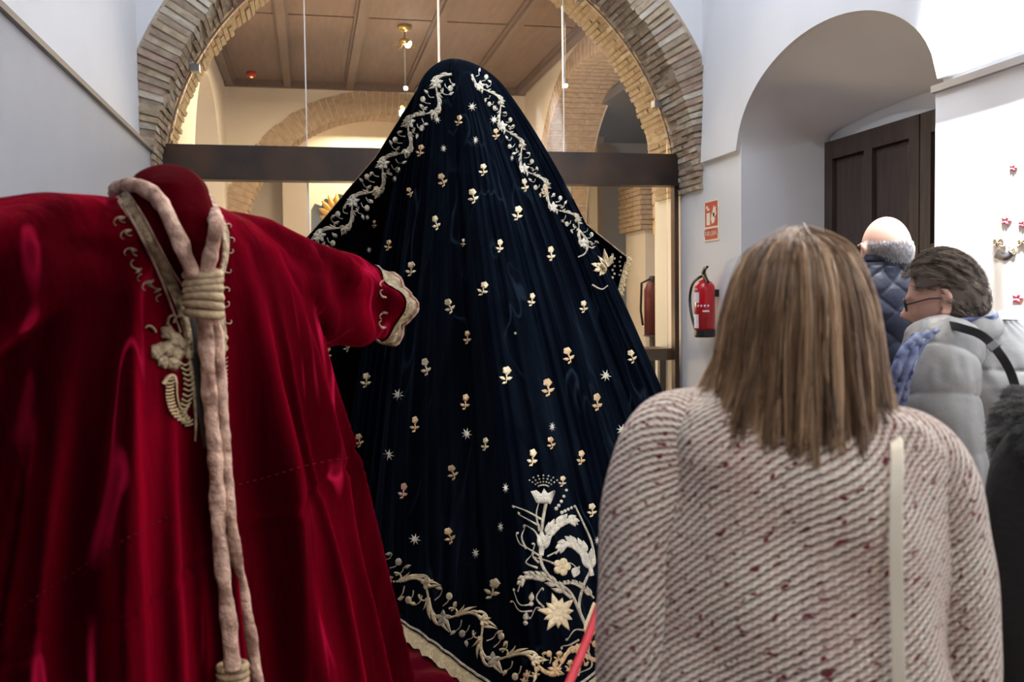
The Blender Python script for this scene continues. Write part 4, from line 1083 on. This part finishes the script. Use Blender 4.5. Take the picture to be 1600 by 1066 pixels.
def sleevef2(sg):
    c=[(.402+sg*.115,1.37,1.300-sg*.013),(.402+sg*.178,1.37,1.262-sg*.018),(.402+sg*.208,1.37,1.17-sg*.015),(.402+sg*.222,1.365,1.05),(.402+sg*.228,1.36,.93),(.402+sg*.235,1.40,.80),(.402+sg*.235,1.45,.70)]
    c=[tuple(LDZ(*p)) for p in smoothcurve(c,70)]; cs=[Vector(p) for p in c]
    rr=smoothcurve([(.045,),(.066,),(.071,),(.068,),(.064,),(.060,),(.058,)],70)
    def f(u,v):
        i=min(int(v*69+.5),69); p,t=cat(cs,v); b=t.cross(fh).normalized(); d=b.cross(t); ph=u*2*PI; r=interp(v*69,range(70),[float(x_[0]) for x_ in rr])*(1+.02*sin(3*ph+v*17)+.015*sin(v*31+ph))
        if v<.02: r*=.3
        return p+b*r*.92*cos(ph)+d*r*1.15*sin(ph)
    return f
for sg in (-1,1): garment('sleeve',M_tweed,woman,72,90,sleevef2(sg),uvs=lambda u,v,sg=sg:(u*.44+(.0 if sg<0 else .9),-.66*v))
def collf(u,v):
    ph=u*2*PI; r=.072+.012*sin(PI*v); return LDZ(.402+r*cos(ph),1.345+r*sin(ph)*1.02,1.35+.045*v)
garment('collar',M_tweed,woman,60,8,collf,uvs=lambda u,v:(u*.45,v*.05))
# hair
gs=[]; 
HZ=[1.560,1.553,1.535,1.508,1.475,1.44,1.40,1.36,1.32,1.28,1.25]
HW=[.006,.032,.062,.080,.092,.101,.107,.112,.117,.121,.122]
def hairpt(a,z,sc=1.0):
    w_=interp(z,HZ[::-1],HW[::-1])*sc; dp=w_*1.05 if z>1.46 else interp(z,[1.25,1.32,1.40,1.46],[.105,.104,.100,.098])*sc
    L=.400+w_*cos(a)*1.0+ .014*(1.57-z)*0 ; D=1.34+dp*sin(a)*.98
    return LDZ(L,D,z)
for gi in range(230):
    lay=random.choice((.86,.92,.97,1.0,1.02)); a=-PI/2+random.uniform(-1,1)*2.25; out_=random.uniform(-.02,.02)
    zend=1.272+random.uniform(-.022,.03)+.02*abs(cos(a))
    flip=random.uniform(-.012,.014) if cos(a)>-.6 else random.uniform(.0,.035)
    g=[]; nn=12; da_=random.uniform(-.10,.10)
    for i in range(nn):
        t=i/(nn-1); z=1.561-(1.561-zend)*(t**1.35); ww=lay*(1+.012*sin(i*1.3+gi))
        ww2=ww+ (flip/.12)*max(0,t-.72)/.28*1.0
        aa=a+da_*t*t
        g.append(hairpt(aa,z,ww2))
    gs.append(g)
tn=[random.random() for _ in range(400)]
strands('hair',gs,M_hair,woman,per=30,r=.00085,spread=.0048,seg=20,tipspread=.55,tonef=lambda i:.10+.80*tn[i])
def capf(u,v):
    z=1.556-(1.556-1.30)*v; return hairpt(-PI/2+(u*2-1)*2.3,z,.86)
garment('hair_base',M_haircap,woman,60,50,capf,closeu=False)
# bag with white strap
bg=thing('shoulder_bag',LDZ(.62,1.33,0),'cream leather shoulder bag with narrow strap worn over tweed coat','bag')
pts=[(1389,660,1.33),(1396,680,1.285),(1402,705,1.245),(1401,760,1.215),(1400,850,1.20),(1402,950,1.195),(1405,1075,1.19),(1408,1200,1.19)]
def strap3(pts,wd,th,name,m_,parent,front=None):
    c=[P(*p) for p in smoothcurve([tuple(map(float,p)) for p in pts],60)]; vs=[];fs=[]
    for i,p in enumerate(c):
        t=(c[min(i+1,59)]-c[max(i-1,0)]).normalized(); n_=(p-C0).normalized(); s_=t.cross(n_).normalized(); n_=s_.cross(t).normalized()
        for a,b in ((-1,-1),(-.8,-1.3),(.8,-1.3),(1,-1),(1,1),(-1,1)): vs.append(p+s_*wd*a/2+n_*th*b/2)
    for i in range(59):
        for k in range(6): a=i*6+k; b=i*6+(k+1)%6; fs.append([a,b,b+6,a+6])
    return obj(name,vs,fs,m_,parent,smooth=False)
strap3(pts,.0165,.004,'strap',M_cream,bg)
mb=MB(); c=LDZ(.665,1.24,.60)
vs,fs=grid(28,10,lambda u,v:(lambda a,q:c+rh*(.05*math.copysign(abs(cos(a))**.4,cos(a))*q)+fh*(.12*math.copysign(abs(sin(a))**.4,sin(a))*q)+Vector((0,0,.22*v)))(u*2*PI,1-.1*(2*v-1)**8*1),True)
fs=list(fs); fs.append(list(range(28))[::-1]); fs.append([9*28+i for i in range(28)]); obj('bag_body',vs,fs,M_cream,bg,smooth=True)
# ---- man in quilted jacket
mc=LDZ(1.235,3.2,0); mf_=(fh*.95-rh*.12).normalized()
man=thing('person',mc,'person balding with white hair in navy quilted jacket, facing the dark door','person')
hc=LDZ(1.247,3.2,1.625)
person_body('body',mc,1.76,mf_,hc,man,tilt=.12,hw=.077,hl=.096,hh=.112)
trousers(man,mc,1.76,mf_)
def jackf(u,v):
    ph=u*2*PI; z=1.585-(1.585-.80)*v
    A=interp(z,[.8,1.2,1.42,1.49,1.54,1.565,1.585],[.245,.245,.245,.225,.175,.115,.09]); B=interp(z,[.8,1.2,1.42,1.50,1.55,1.585],[.16,.155,.145,.12,.095,.085])
    s_=u*1.30; q=abs(sin(PI*(s_+ (1.565-z))/.092))*abs(sin(PI*(s_-(1.565-z))/.092)); pf=.007*q**.35 if z<1.57 else .003
    return LDZ(1.235+(A+pf)*cos(ph),3.2+(B+pf)*sin(ph),z)
garment('jacket_body',M_navyq,man,300,200,jackf)
def mansl(sg):
    c=[tuple(LDZ(*p)) for p in smoothcurve([(1.235+sg*.13,3.2,1.47),(1.235+sg*.21,3.2,1.43),(1.235+sg*.255,3.2,1.32),(1.235+sg*.275,3.2,1.1),(1.235+sg*.275,3.25,.86)],60)]; cs=[Vector(p) for p in c]
    def f(u,v):
        p,t=cat(cs,v); b=t.cross(fh).normalized(); d=b.cross(t); ph=u*2*PI; r=.075-.015*v
        s_=u*.42; z=v*.7; q=abs(sin(PI*(s_+z)/.06))*abs(sin(PI*(s_-z)/.06)); r+=.0035*q**.5
        if v<.02: r*=.3
        return p+b*r*cos(ph)+d*r*sin(ph)
    return f
for sg in (-1,1): garment('sleeve',M_navyq,man,100,120,mansl(sg))
garment('collar',M_navyq,man,50,8,lambda u,v:LDZ(1.24+(.082+.010*sin(PI*v))*cos(u*2*PI),3.205+(.082+.01*sin(PI*v))*sin(u*2*PI),1.565+.045*v))
garment('shirt_collar',M_board,man,50,6,lambda u,v:LDZ(1.243+.068*cos(u*2*PI),3.21+.068*sin(u*2*PI),1.58+.038*v))
def headguides(hc,fx,sx,uz,w,l,h,n,zlo,zhi,length,dirn,lift=.004,back=-1):
    gs=[]
    while len(gs)<n:
        th=random.uniform(0,PI); ph=random.uniform(0,2*PI); x=cos(ph)*sin(th);y=sin(ph)*sin(th);z=cos(th)
        if not(zlo(x,y)<z<zhi(x,y)): continue
        g=[]; 
        for k in range(5):
            t=k/4*length; q=Vector((x,y,z))+Vector(dirn(x,y,z))*t; q.normalize(); g.append(hc+fx*q.x*(l+lift+.002*k)+sx*q.y*(w+lift+.002*k)+uz*q.z*(h+lift+.002*k))
        gs.append(g)
    return gs
fx=Vector((mf_.x,mf_.y,0)).normalized(); sx=Vector((-fx.y,fx.x,0)); uz=Vector((0,0,1))
gs=headguides(hc,fx,sx,uz,.077,.096,.112,1900,lambda x,y:-.34,lambda x,y:.30 if x<.25 else -2,.10,lambda x,y,z:(-.2,0,-1),-.0045)
strands('hair',gs,M_hair3,man,per=4,r=.0005,spread=.0013,seg=6)
# ---- woman in grey puffer jacket
pc=LDZ(1.215,2.5,0); pf_=(-rh*.85+fh*.42).normalized()
pw=thing('person',pc,'person with short brown hair and glasses in light grey puffer jacket','person')
hc=LDZ(1.125,2.5,1.468)
person_body('body',pc,1.63,pf_,hc,pw,tilt=.22,hw=.074,hl=.092,hh=.112)
trousers(pw,pc,1.63,pf_)
def pufff(u,v):
    ph=u*2*PI; z=1.41-(1.41-.66)*v
    A=interp(z,[.66,1.0,1.2,1.30,1.36,1.41],[.26,.255,.24,.205,.15,.095]); B=interp(z,[.66,1.0,1.25,1.33,1.41],[.23,.22,.19,.14,.085])
    k=(1.43-z-.02)/.115+.06*sin(2*ph+1); q=abs(sin(PI*k)); pf=.015*q**.5*min(1,(1.45-z)*9)+.007*noise.noise(Vector((ph*4,z*16,1)))+.003*sin(ph*30+z*20)*(1-q)
    return LDZ(1.225+.02*v+(A-.01+pf)*cos(ph),2.5+(B-.01+pf)*sin(ph),z)
garment('jacket_body',M_grey,pw,200,200,pufff)
def pufsl(pts,r0,r1,off=0):
    cs=[LDZ(*p) for p in smoothcurve(pts,90)]
    def f(u,v):
        p,t=cat(cs,v); b=t.cross(fh).normalized(); d=b.cross(t); ph=u*2*PI
        q=abs(sin(PI*(v*5.6+off+.05*sin(ph)))); r=r0+(r1-r0)*v+.010*q**.5-.006+.005*noise.noise(Vector((cos(ph)*3,sin(ph)*3,v*14)))
        if v<.02: r*=.3
        return p+b*r*cos(ph)+d*r*sin(ph)
    return f
garment('sleeve',M_grey,pw,90,180,pufsl([(1.10,2.44,1.36),(1.065,2.38,1.30),(1.05,2.34,1.2),(1.06,2.32,1.05),(1.02,2.36,.92),(.94,2.44,.86)],.095,.075))
garment('sleeve',M_grey,pw,90,180,pufsl([(1.30,2.55,1.37),(1.40,2.58,1.30),(1.46,2.6,1.18),(1.47,2.62,1.02),(1.42,2.66,.88)],.095,.075,.3))
def pcol(u,v):   # tall padded collar open at the front left
    a=-2.85+u*4.2; r=.095+.022*sin(PI*v)*1; lean=.02*v
    return LDZ(1.155+ (r+.045*(1 if cos(a)<0 else 0)*abs(cos(a))*v)*cos(a)-lean,2.48+r*sin(a),1.345+.06*v+.04*cos(a)*v - .045*max(0,-cos(a)))
o=garment('collar',M_grey,pw,70,14,pcol,closeu=False,thick=.022)
def scf(u,v):
    ph=u*2*PI; return LDZ(1.14+(.086+.012*sin(3*ph+v*4))*cos(ph)+.01,2.47+(.082+.01*sin(5*ph))*sin(ph),1.345+.075*v+.008*sin(2*ph)+.02*cos(ph))
scarf=garment('scarf',M_scarf,pw,80,12,scf,thick=.008)
def sct(u,v):
    p0=smoothcurve([(1448,520),(1425,545),(1408,585),(1396,625),(1390,655)],20); i=min(int(v*19+.5),19); p=p0[i]
    return P(p[0]+(u-.5)*44*(1-.25*v),p[1]+4*sin(u*5),2.30+.05*v+.007*sin(u*16+v*3)-.04*sin(PI*v))
garment('scarf_tail',M_scarf,pw,16,30,sct,closeu=False,thick=.01)
fx=Vector((pf_.x,pf_.y,0)).normalized(); sx=Vector((-fx.y,fx.x,0)); R=Matrix.Rotation(.22,3,sx); fx=R@fx; uz=R@Vector((0,0,1))
def hcap(u,v):
    ph=u*2*PI; th=v*2.05; x=cos(ph)*sin(th);y=sin(ph)*sin(th);z=cos(th)
    if x>0: 
        lim=.42+.25*x; z2=max(z,lim if abs(y)<.75 else .30); 
        if z2!=z: 
            k=sqrt(max(0,1-z2*z2))/max(1e-4,sqrt(x*x+y*y)); x*=k;y*=k;z=z2
    return hc+fx*x*(.092+.010)+sx*y*(.074+.013)+uz*z*(.112+.012)
garment('hair_base',mat('hair_base_brown',(.10,.077,.06),.8),pw,60,40,hcap)
gs=headguides(hc,fx,sx,uz,.074,.092,.112,420,lambda x,y:(-.62 if x<.0 else (.6 if abs(y)<.7 else .25)),lambda x,y:1.1,.42,lambda x,y,z:(-.7+.12*sin(9*y),.2*y,-.45+.12*sin(5*z)),.010)
strands('hair',gs,M_hair2,pw,per=14,r=.0007,spread=.005,seg=8,tonef=lambda i:random.random()**1.6)
# glasses
gl=MB(); gc=hc+fx*.088+uz*.004
for s_ in (1,-1):
    pts=[gc+sx*s_*(.033+.022*cos(a))+uz*.017*sin(a)+fx*.004 for a in np.linspace(0,2*PI,20)]; gl.tube(pts,.0022,5)
    gl.tube([gc+sx*s_*.056,hc+fx*.03+sx*s_*.080+uz*.006,hc-fx*.004+sx*s_*.082],.002,5)
gl.tube([gc+sx*.011,gc-sx*.011],.0018,5); gl.build('glasses',M_blkpl,pw)
xb=thing('crossbody_bag',LDZ(1.4,2.35,0),'black crossbody bag strap lying over the grey puffer jacket','bag')
strap3([(1482,508,2.36),(1500,512,2.31),(1535,525,2.27),(1562,553,2.24),(1582,590,2.23),(1592,640,2.22),(1590,700,2.22),(1580,800,2.22)],.020,.005,'strap',M_bstrap,xb)
strap3([(1548,536,2.248),(1556,545,2.238)],.026,.006,'strap_buckle',M_metal,xb)
c=LDZ(1.17,2.19,.78); vs,fs=grid(24,8,lambda u,v:c+rh*(.13*math.copysign(abs(cos(u*2*PI))**.5,cos(u*2*PI)))+fh*(.045*math.copysign(abs(sin(u*2*PI))**.5,sin(u*2*PI)))+Vector((0,0,.19*v)),True); fs=list(fs); fs.append(list(range(24))[::-1]); fs.append([7*24+i for i in range(24)])
obj('bag_body',vs,fs,M_bstrap,xb,smooth=True)
# ---- person in black at the right edge
bc=LDZ(1.065,1.62,0); bf=(fh*.9-rh*.2).normalized()
bp=thing('person',bc,'person dressed all in black with fur hood, cut off by right edge','person')
hc=LDZ(1.18,1.62,1.42)
person_body('body',bc,1.55,bf,hc,bp,swid=.12)
trousers(bp,bc,1.55,bf)
def bkf(u,v):
    ph=u*2*PI; z=1.33-(1.33-.45)*v
    A=interp(z,[.45,.9,1.065,1.15,1.22,1.28,1.33],[.245,.232,.222,.205,.18,.13,.09]); B=interp(z,[.45,1.1,1.25,1.33],[.19,.17,.13,.09])
    return LDZ(1.065+(A+.004*sin(9*ph+z*9))*cos(ph),1.62+B*sin(ph),z)
garment('coat_body',M_blk,bp,80,70,bkf)
def bsl(sg):
    cs=[LDZ(*p) for p in smoothcurve([(1.065+sg*.13,1.62,1.24),(1.065+sg*.19,1.61,1.17),(1.065+sg*.205,1.60,1.02),(1.065+sg*.20,1.60,.85),(1.065+sg*.20,1.65,.70)],50)]
    def f(u,v):
        i=min(int(v*49+.5),49); p=cs[i]; t=(cs[min(i+1,49)]-cs[max(i-1,0)]).normalized(); b=t.cross(fh).normalized(); d=b.cross(t); ph=u*2*PI; r=.065*(.3 if v<.02 else 1); return p+b*r*cos(ph)+d*r*sin(ph)
    return f
for sg in (-1,1): garment('sleeve',M_blk,bp,36,50,bsl(sg))
gs=[]
for i in range(520):
    a=random.uniform(0,2*PI); b=random.uniform(-.6,.9); c0=Vector(LDZ(1.065,1.60,1.245)); d=(rh*cos(a)+fh*sin(a)); p=c0+d*(.185+.02*cos(b*2))+Vector((0,0,.07*b)); o_=(d+Vector((0,0,.5*b))).normalized()
    gs.append([p-o_*.03,p,p+o_*.025+Vector((0,0,-.004)),p+o_*.04+Vector((0,0,-.014))])
strands('fur_collar',gs,M_blackhair,bp,per=9,r=.0008,spread=.006,seg=6)
MB().ball(tuple(LDZ(1.065,1.60,1.245)),(.205,.17,.07),24,12).build('hood',M_blk,bp,smooth=True)
vs=[]; mb=MB().ball(tuple(hc),(.093,.108,.127),28,16); mb.build('hair',M_blackhair,bp,smooth=True)
# ------------------------------------------------------------ fire extinguisher and sign
ey=6.50; ex0=XR-.10; ez=1.18
c_=P(1101,475,1.0); d_=(c_-C0); k=(ex0)/d_.x; cc=C0+d_*k; ey=cc.y; zt=(C0+(P(1101,437,1)-C0)*k).z; zb=(C0+(P(1101,527,1)-C0)*k).z
ex=thing('fire_extinguisher',(ex0,ey,zb),'red fire extinguisher with black hose and base hung on white wall','extinguisher')
R_=.072; Hh=zt-zb
MB().lathe((ex0,ey,zb),[(R_*.93,.0),(R_*1.02,.01),(R_*1.02,Hh*.13)],32).build('base',M_blkpl,ex,smooth=False)
cyl=MB().lathe((ex0,ey,zb),[(R_,Hh*.13),(R_,Hh*.84),(R_*.93,Hh*.90),(R_*.7,Hh*.955),(R_*.35,Hh*.99),(.018,Hh)],36).build('cylinder',M_extred,ex,smooth=True)
MB().lathe((ex0,ey,zt-.004),[(.017,0),(.017,.04),(.012,.05)],14).build('valve',M_brass,ex,smooth=True)
m=MB(); m.add(*(lambda b:(b.v,b.f))(MB().box(ex0-.012,ex0+.012,ey-.10,ey+.03,zt+.038,zt+.048)))
hv=[Vector((ex0,ey+.03,zt+.03)),Vector((ex0,ey-.0,zt+.06)),Vector((ex0,ey-.12,zt+.085))]
m=MB(); m.tube([Vector((ex0-.0,ey+.02,zt+.045)),Vector((ex0-.02,ey-.05,zt+.075)),Vector((ex0-.03,ey-.12,zt+.085))],[.016,.013,.009],8); m.build('lever',M_blkpl,ex)
m=MB(); m.tube([Vector((ex0,ey+.02,zt+.035)),Vector((ex0-.02,ey-.06,zt+.015)),Vector((ex0-.03,ey-.13,zt-.02))],[.015,.012,.010],8); m.build('handle',M_blkpl,ex)
def ept(px,py,x=ex0): d=P(px,py,1)-C0; return C0+d*(x/d.x)
hp=[Vector((ex0-.01,ey+.0,zt+.025)),ept(1092,434,ex0-.03),ept(1082,444,ex0-.03),ept(1078,465,ex0-.03),ept(1080,490,ex0-.04),ept(1086,513,ex0-.05)]
m=MB(); m.tube([Vector(p) for p in smoothcurve([tuple(p) for p in hp],30)],.010,10); m.build('hose',M_blkpl,ex,smooth=True)
def epatch(u0,u1,z0,z1,m_,name,r=R_+.0012):
    vs=[];fs=[]; n=8
    # camera-facing side of the cylinder
    ca=math.atan2(-ey,-ex0)
    for i in range(n+1):
        a=ca-(u0+(u1-u0)*i/n)*1.0
        for z in (z0,z1): vs.append((ex0+r*cos(a),ey+r*sin(a),zb+Hh*z))
    for i in range(n): fs.append([2*i,2*i+2,2*i+3,2*i+1])
    obj(name,vs,fs,m_,cyl,smooth=True)
epatch(1.45,.55,.60,.78,M_label,'label'); epatch(1.5,.6,.16,.40,M_label,'label'); epatch(.2,-.45,.44,.47,M_label,'label')
for q in range(6): epatch(1.4-q*.33,1.22-q*.33,.53,.565,M_label,'label')
for q in range(2): epatch(1.35,.7,.82+.02*q-.0,.83+.02*q,M_label,'label')
MB().box(ex0+R_-.01,XR,ey-.02,ey+.02,zt-.12,zt-.07).build('wall_bracket',M_blkpl,ex)
# sign
def wpt(px,py): d=P(px,py,1)-C0; return C0+d*((XR-.004)/d.x)
tl,tr,bl=wpt(1101,316),wpt(1123,314),wpt(1102,378)
sy0,sy1=tr.y,tl.y; sz0,sz1=bl.z,tl.z
sg_=thing('safety_sign',(XR,(sy0+sy1)/2,sz0),'red and cream fire extinguisher safety sign on the white wall','sign')
MB().box(XR-.006,XR-.0005,sy0,sy1,sz0,sz1).build('sign_plate',M_signwht,sg_)
hgt=sz1-sz0; wd=sy1-sy0; X0=XR-.0075
def srect(u0,u1,v0,v1,m_,name,x=X0,d=.0012): return MB().box(x,x+d,sy1-wd*u1,sy1-wd*u0,sz0+hgt*v0,sz0+hgt*v1).build(name,m_,sg_)
srect(.06,.94,.36,.97,M_signred,'red_field'); srect(.06,.94,.26,.31,M_signred,'red_band'); srect(.06,.94,.04,.13,M_signred,'red_band')
X1=X0-.0012
srect(.18,.42,.40,.70,M_signwht,'extinguisher_symbol',X1); srect(.22,.38,.76,.82,M_signwht,'extinguisher_symbol',X1); srect(.14,.28,.82,.88,M_signwht,'extinguisher_symbol',X1)
def flame(u,v,h):
    vs=[];n=12
    for (a,b) in ((0,0),(.10,.02),(.16,.10),(.12,.2),(.15,.3),(.07,.24),(.03,.33),(-.02,.22),(-.05,.12)): vs.append((X1,sy1-wd*(u+a*1.4),sz0+hgt*(v+b*h)))
    obj('flame_symbol',vs,[list(range(len(vs)))],M_signwht,sg_)
flame(.56,.42,1.); flame(.66,.58,.9)
cu=bpy.data.curves.new('lettering','FONT'); cu.body='EXTINTOR'; cu.size=.055; cu.align_x='CENTER'; cu.align_y='CENTER'; cu.extrude=.0006
to=bpy.data.objects.new('lettering',cu); COL.objects.link(to); cu.materials.append(M_signred); to.parent=None; to.location=(0,0,0); to.rotation_euler=(0,0,0)
dg=bpy.context.evaluated_depsgraph_get(); lm=bpy.data.meshes.new_from_object(to.evaluated_get(dg)); bpy.data.objects.remove(to)
vs=[(X1-.0006-v.co.z, (sy0+sy1)/2-v.co.x*.9, sz0+hgt*.195+v.co.y*1.15) for v in lm.vertices]
o=obj('lettering',vs,[list(p.vertices) for p in lm.polygons],M_signred,sg_); o['kind']='stuff'
# ------------------------------------------------------------ display board on right wall
db=thing('display_board',(XR-.05,2.0,0),'overlit white display board along right wall beside the niche','board')
MB().box(XR-.09,XR-.035,-.4,3.79,.0,2.36).build('board_face',M_board,db)
MB().box(XR-.115,XR-.035,-.4,3.79,2.36,2.39).build('top_trim',M_metal,db)
def bpt(px,py,x=XR-.16): d=P(px,py,1)-C0; return C0+d*(x/d.x)
# pale garment hung against the board
gpos=bpt(1585,500); gr=thing('pale_vestment',(XR-.2,gpos.y,.0),'pale embroidered vestment with pink flowers displayed against white board','vestment')
def gar(u,v):
    z=2.02-1.9*v; y=gpos.y+(u-.5)*(.28+.55*min(1,v*3)); x=XR-.17-.07*sin(PI*u)+.014*sin(u*26+v)*min(1,v*3); return (x,y,z)
vs,fs=grid(60,50,gar); o=obj('cloth',vs,fs,M_pale,gr,smooth=True); q=o.modifiers.new('t','SOLIDIFY'); q.thickness=.008
GB=BVHTree.FromPolygons([Vector(v) for v in vs],fs)
for (x,y,s_) in ((1572,345,9),(1597,350,7),(1590,466,10),(1583,262,7)):
    e=Emb(GB,.006)
    for j in range(5): a=j*2*PI/5; e.leaf(x,y,a,s_,s_*.7)
    e.out('silk_flower',M_pink,gr)
e=Emb(GB,.008); 
for k in range(9): e.curl(1553+6*k,384-3*sin(k),.6+k,6,(-1)**k,3.5,.7)
e.out('gold_garland',M_lace,gr)
e=Emb(GB,.005); e.stroke([(1556,396),(1570,402),(1584,392)],14,10,10); e.out('painted_neck_shadow',M_trim,gr)  # dark strip laid on as painted shade at the neckline
e=Emb(GB,.006); e.stroke([(1600+15*cos(a),495+17*sin(a)) for a in np.linspace(0,2*PI,18)],4,4,40); e.out('ring_emblem',mat('orange_thread',(.75,.25,.06),.5),gr)
e=Emb(GB,.006); e.stroke([(1600,487),(1594,487),(1593,494),(1599,495),(1600,501),(1593,503)],2.5,2.5,20); e.out('ring_mark',mat('orange_mark',(.75,.25,.06),.5),gr)
MB().box(XR-.2,XR-.06,gpos.y-.3,gpos.y+.3,.0,.1).build('base',M_board,gr)
# ------------------------------------------------------------ far room objects
# pendant lamp
lp=P(632,45,9.0); hz=FC-.07
k=(FC-.02-CZ)/(lp.z-CZ); lc=C0+(lp-C0)*k
pl=thing('ceiling_lamp',(lc.x,lc.y,FC-.10),'small brass ceiling lamp with glowing bulbs behind the glass','lamp')
MB().lathe((lc.x,lc.y,FC-.02),[(.075,.03),(.075,.0),(.04,-.02),(.02,-.03)],20).build('ceiling_rose',M_brass,pl,smooth=True)
MB().tube([(lc.x,lc.y,FC-.03),(lc.x,lc.y,FC-.75)],.006,6).build('rod',M_blkpl,pl)
MB().lathe((lc.x,lc.y,FC-.14),[(.02,.03),(.06,.0),(.03,-.03)],18).build('hub',M_brass,pl,smooth=True)
for a in range(4):
    q=a*PI/2+.4; e=Vector((lc.x+.13*cos(q),lc.y+.13*sin(q),FC-.19))
    MB().tube([(lc.x,lc.y,FC-.14),(lc.x+.08*cos(q),lc.y+.08*sin(q),FC-.19),tuple(e)],.007,6).build('arm',M_brass,pl)
dd=(lc-C0).length
def bulb(px,py,r,m_,name='bulb',b=None):
    c=C0+ray(px,py)*dd; MB().ball(tuple(c),r,12,8).build(name,m_,pl,smooth=True)
bulb(637,68,.042,M_bulb)
bulb(634,138,.022,M_bulb); bulb(628,168,.02,M_orange)
sp_=thing('spotlight',tuple(C0+ray(884,134)*9.2),'tiny bright spotlight hanging on thin wire right of mantle','lamp')
c=WO[sp_]; MB().ball(tuple(c),.018,10,8).build('lens',M_bulb,sp_); MB().tube([tuple(c),(c.x,c.y,FC-.0)],.003,5).build('wire',M_metal,sp_); MB().lathe((c.x,c.y,c.z+.012),[(.022,0),(.022,.05),(.01,.06)],12).build('housing',M_metal,sp_)
# alarm sounder
rd=ray(393,117); k=(FC-.02-CZ)/rd.z; c=C0+rd*k
sd=thing('smoke_alarm',(c.x,c.y,FC-.05),'small round red alarm on wooden ceiling near left corner','alarm')
MB().lathe((c.x,c.y,FC-.045),[(.03,0),(.055,.01),(.06,.03),(.06,.058)],20).build('housing',mat('alarm_red',(.6,.05,.02),.4),sd,smooth=True); MB().lathe((c.x,c.y,FC-.055),[(.012,0),(.02,.01)],12).build('lens',M_orange,sd)
# gilded frame crest
gf=P(530,345,9.6); fr=thing('carved_frame',(gf.x,gf.y,0),'slate blue carved frame with gilded leaf crest behind glass, left of mantle','frame')
def Q(px,py,d=9.6): return P(px,py,d)
outl=[(486,620),(486,328),(492,318),(502,322),(508,310),(520,314),(526,302),(540,306),(548,292),(560,288),(572,300),(600,290),(620,620)]
fv=[Q(*p) for p in outl]; bv_=[p+fh*.08 for p in fv]; n=len(outl)
obj('frame_board',fv+bv_,[list(range(n))[::-1],[n+i for i in range(n)]]+[[i,(i+1)%n,n+(i+1)%n,n+i] for i in range(n)],M_slate,fr)
for k in range(9):
    a=PI*(.25+.14*k); m=MB(); b=Q(530,338,9.57); L=.20
    pts=[b+rh*L*t*cos(a)+Vector((0,0,L*t*sin(a)*.9+.05*t*t))-fh*(.03*sin(PI*t)) for t in np.linspace(0,1,8)]
    m.tube(pts,[.012,.022,.03,.034,.034,.03,.02,.008],8); m.build('gilded_leaf',M_gild,fr,smooth=True)
MB().tube([Q(560,355,9.57),Q(545,380,9.57),Q(550,420,9.57),Q(540,470,9.57)],.03,8).build('gilded_moulding',M_gild,fr,smooth=True)
MB().box(gf.x-.4,gf.x+.5,gf.y-.1,gf.y+.3,0,.6).build('pedestal',M_wood,fr)
# small thermostat on wall
# table behind glass at right
tb=thing('side_table',(2.35,7.28,0),'brown wooden table behind the glass beside white pier','table')
MB().box(1.95,2.78,7.1,7.46,.985,1.075).build('table_top',mat('brown_wood',(.13,.085,.055),.5,bump=.2),tb)
for (x,y) in ((2.0,7.15),(2.7,7.15),(2.0,7.41),(2.7,7.41)): MB().box(x-.025,x+.025,y-.025,y+.025,0,.985).build('leg',M_wood,tb)
# extinguisher reflection built as a second one, dimness painted into its red
c=P(1019,478,9.6); e2=thing('fire_extinguisher',(c.x,c.y,1.1),'extinguisher reflection built as a darkened red extinguisher behind the glass','extinguisher')
MB().lathe((c.x,c.y,1.1),[(.08,0),(.08,.45),(.05,.52),(.02,.55)],20).build('cylinder',mat('dimmed_red_paint',(.13,.01,.01),.5),e2,smooth=True); MB().box(c.x-.02,c.x+.02,c.y-.06,c.y+.03,1.64,1.69).build('handle',M_blkpl,e2)
MB().tube([(c.x-.02,c.y,1.66),(c.x-.11,c.y,1.62),(c.x-.12,c.y,1.35),(c.x-.10,c.y,1.2)],.012,8).build('hose',M_blkpl,e2)
MB().lathe((c.x,c.y,0),[(.11,0),(.11,.02),(.03,.03),(.03,1.08),(.09,1.09),(.09,1.1)],20).build('stand',M_trim,e2)
# ------------------------------------------------------------ barrier rope and posts
def stanchion(L,D,label):
    p=LDZ(L,D,0); t=thing('stanchion',p,label,'stanchion','rope barrier posts')
    MB().lathe(tuple(p),[(.14,0),(.14,.015),(.10,.03),(.02,.04)],28).build('base',M_metal,t,smooth=True)
    MB().lathe((p.x,p.y,.04),[(.017,0),(.017,.86),(.024,.87),(.024,.92),(.012,.94)],18).build('pole',M_metal,t,smooth=True); return LDZ(L,D,.91)
a=stanchion(.195,1.95,'low metal barrier post hidden behind the tweed coat'); b=stanchion(-.32,.80,'low metal barrier post close to the camera')
pts=[]
for i in range(40):
    t=i/39; p=a.lerp(b,t); p.z-= .22*4*t*(1-t); pts.append(p)
o=MB().tube(pts,.0085,10).build('barrier_rope',M_cord,smooth=True); lab(o,'bright red barrier rope slanting down beside the tweed coat','rope')
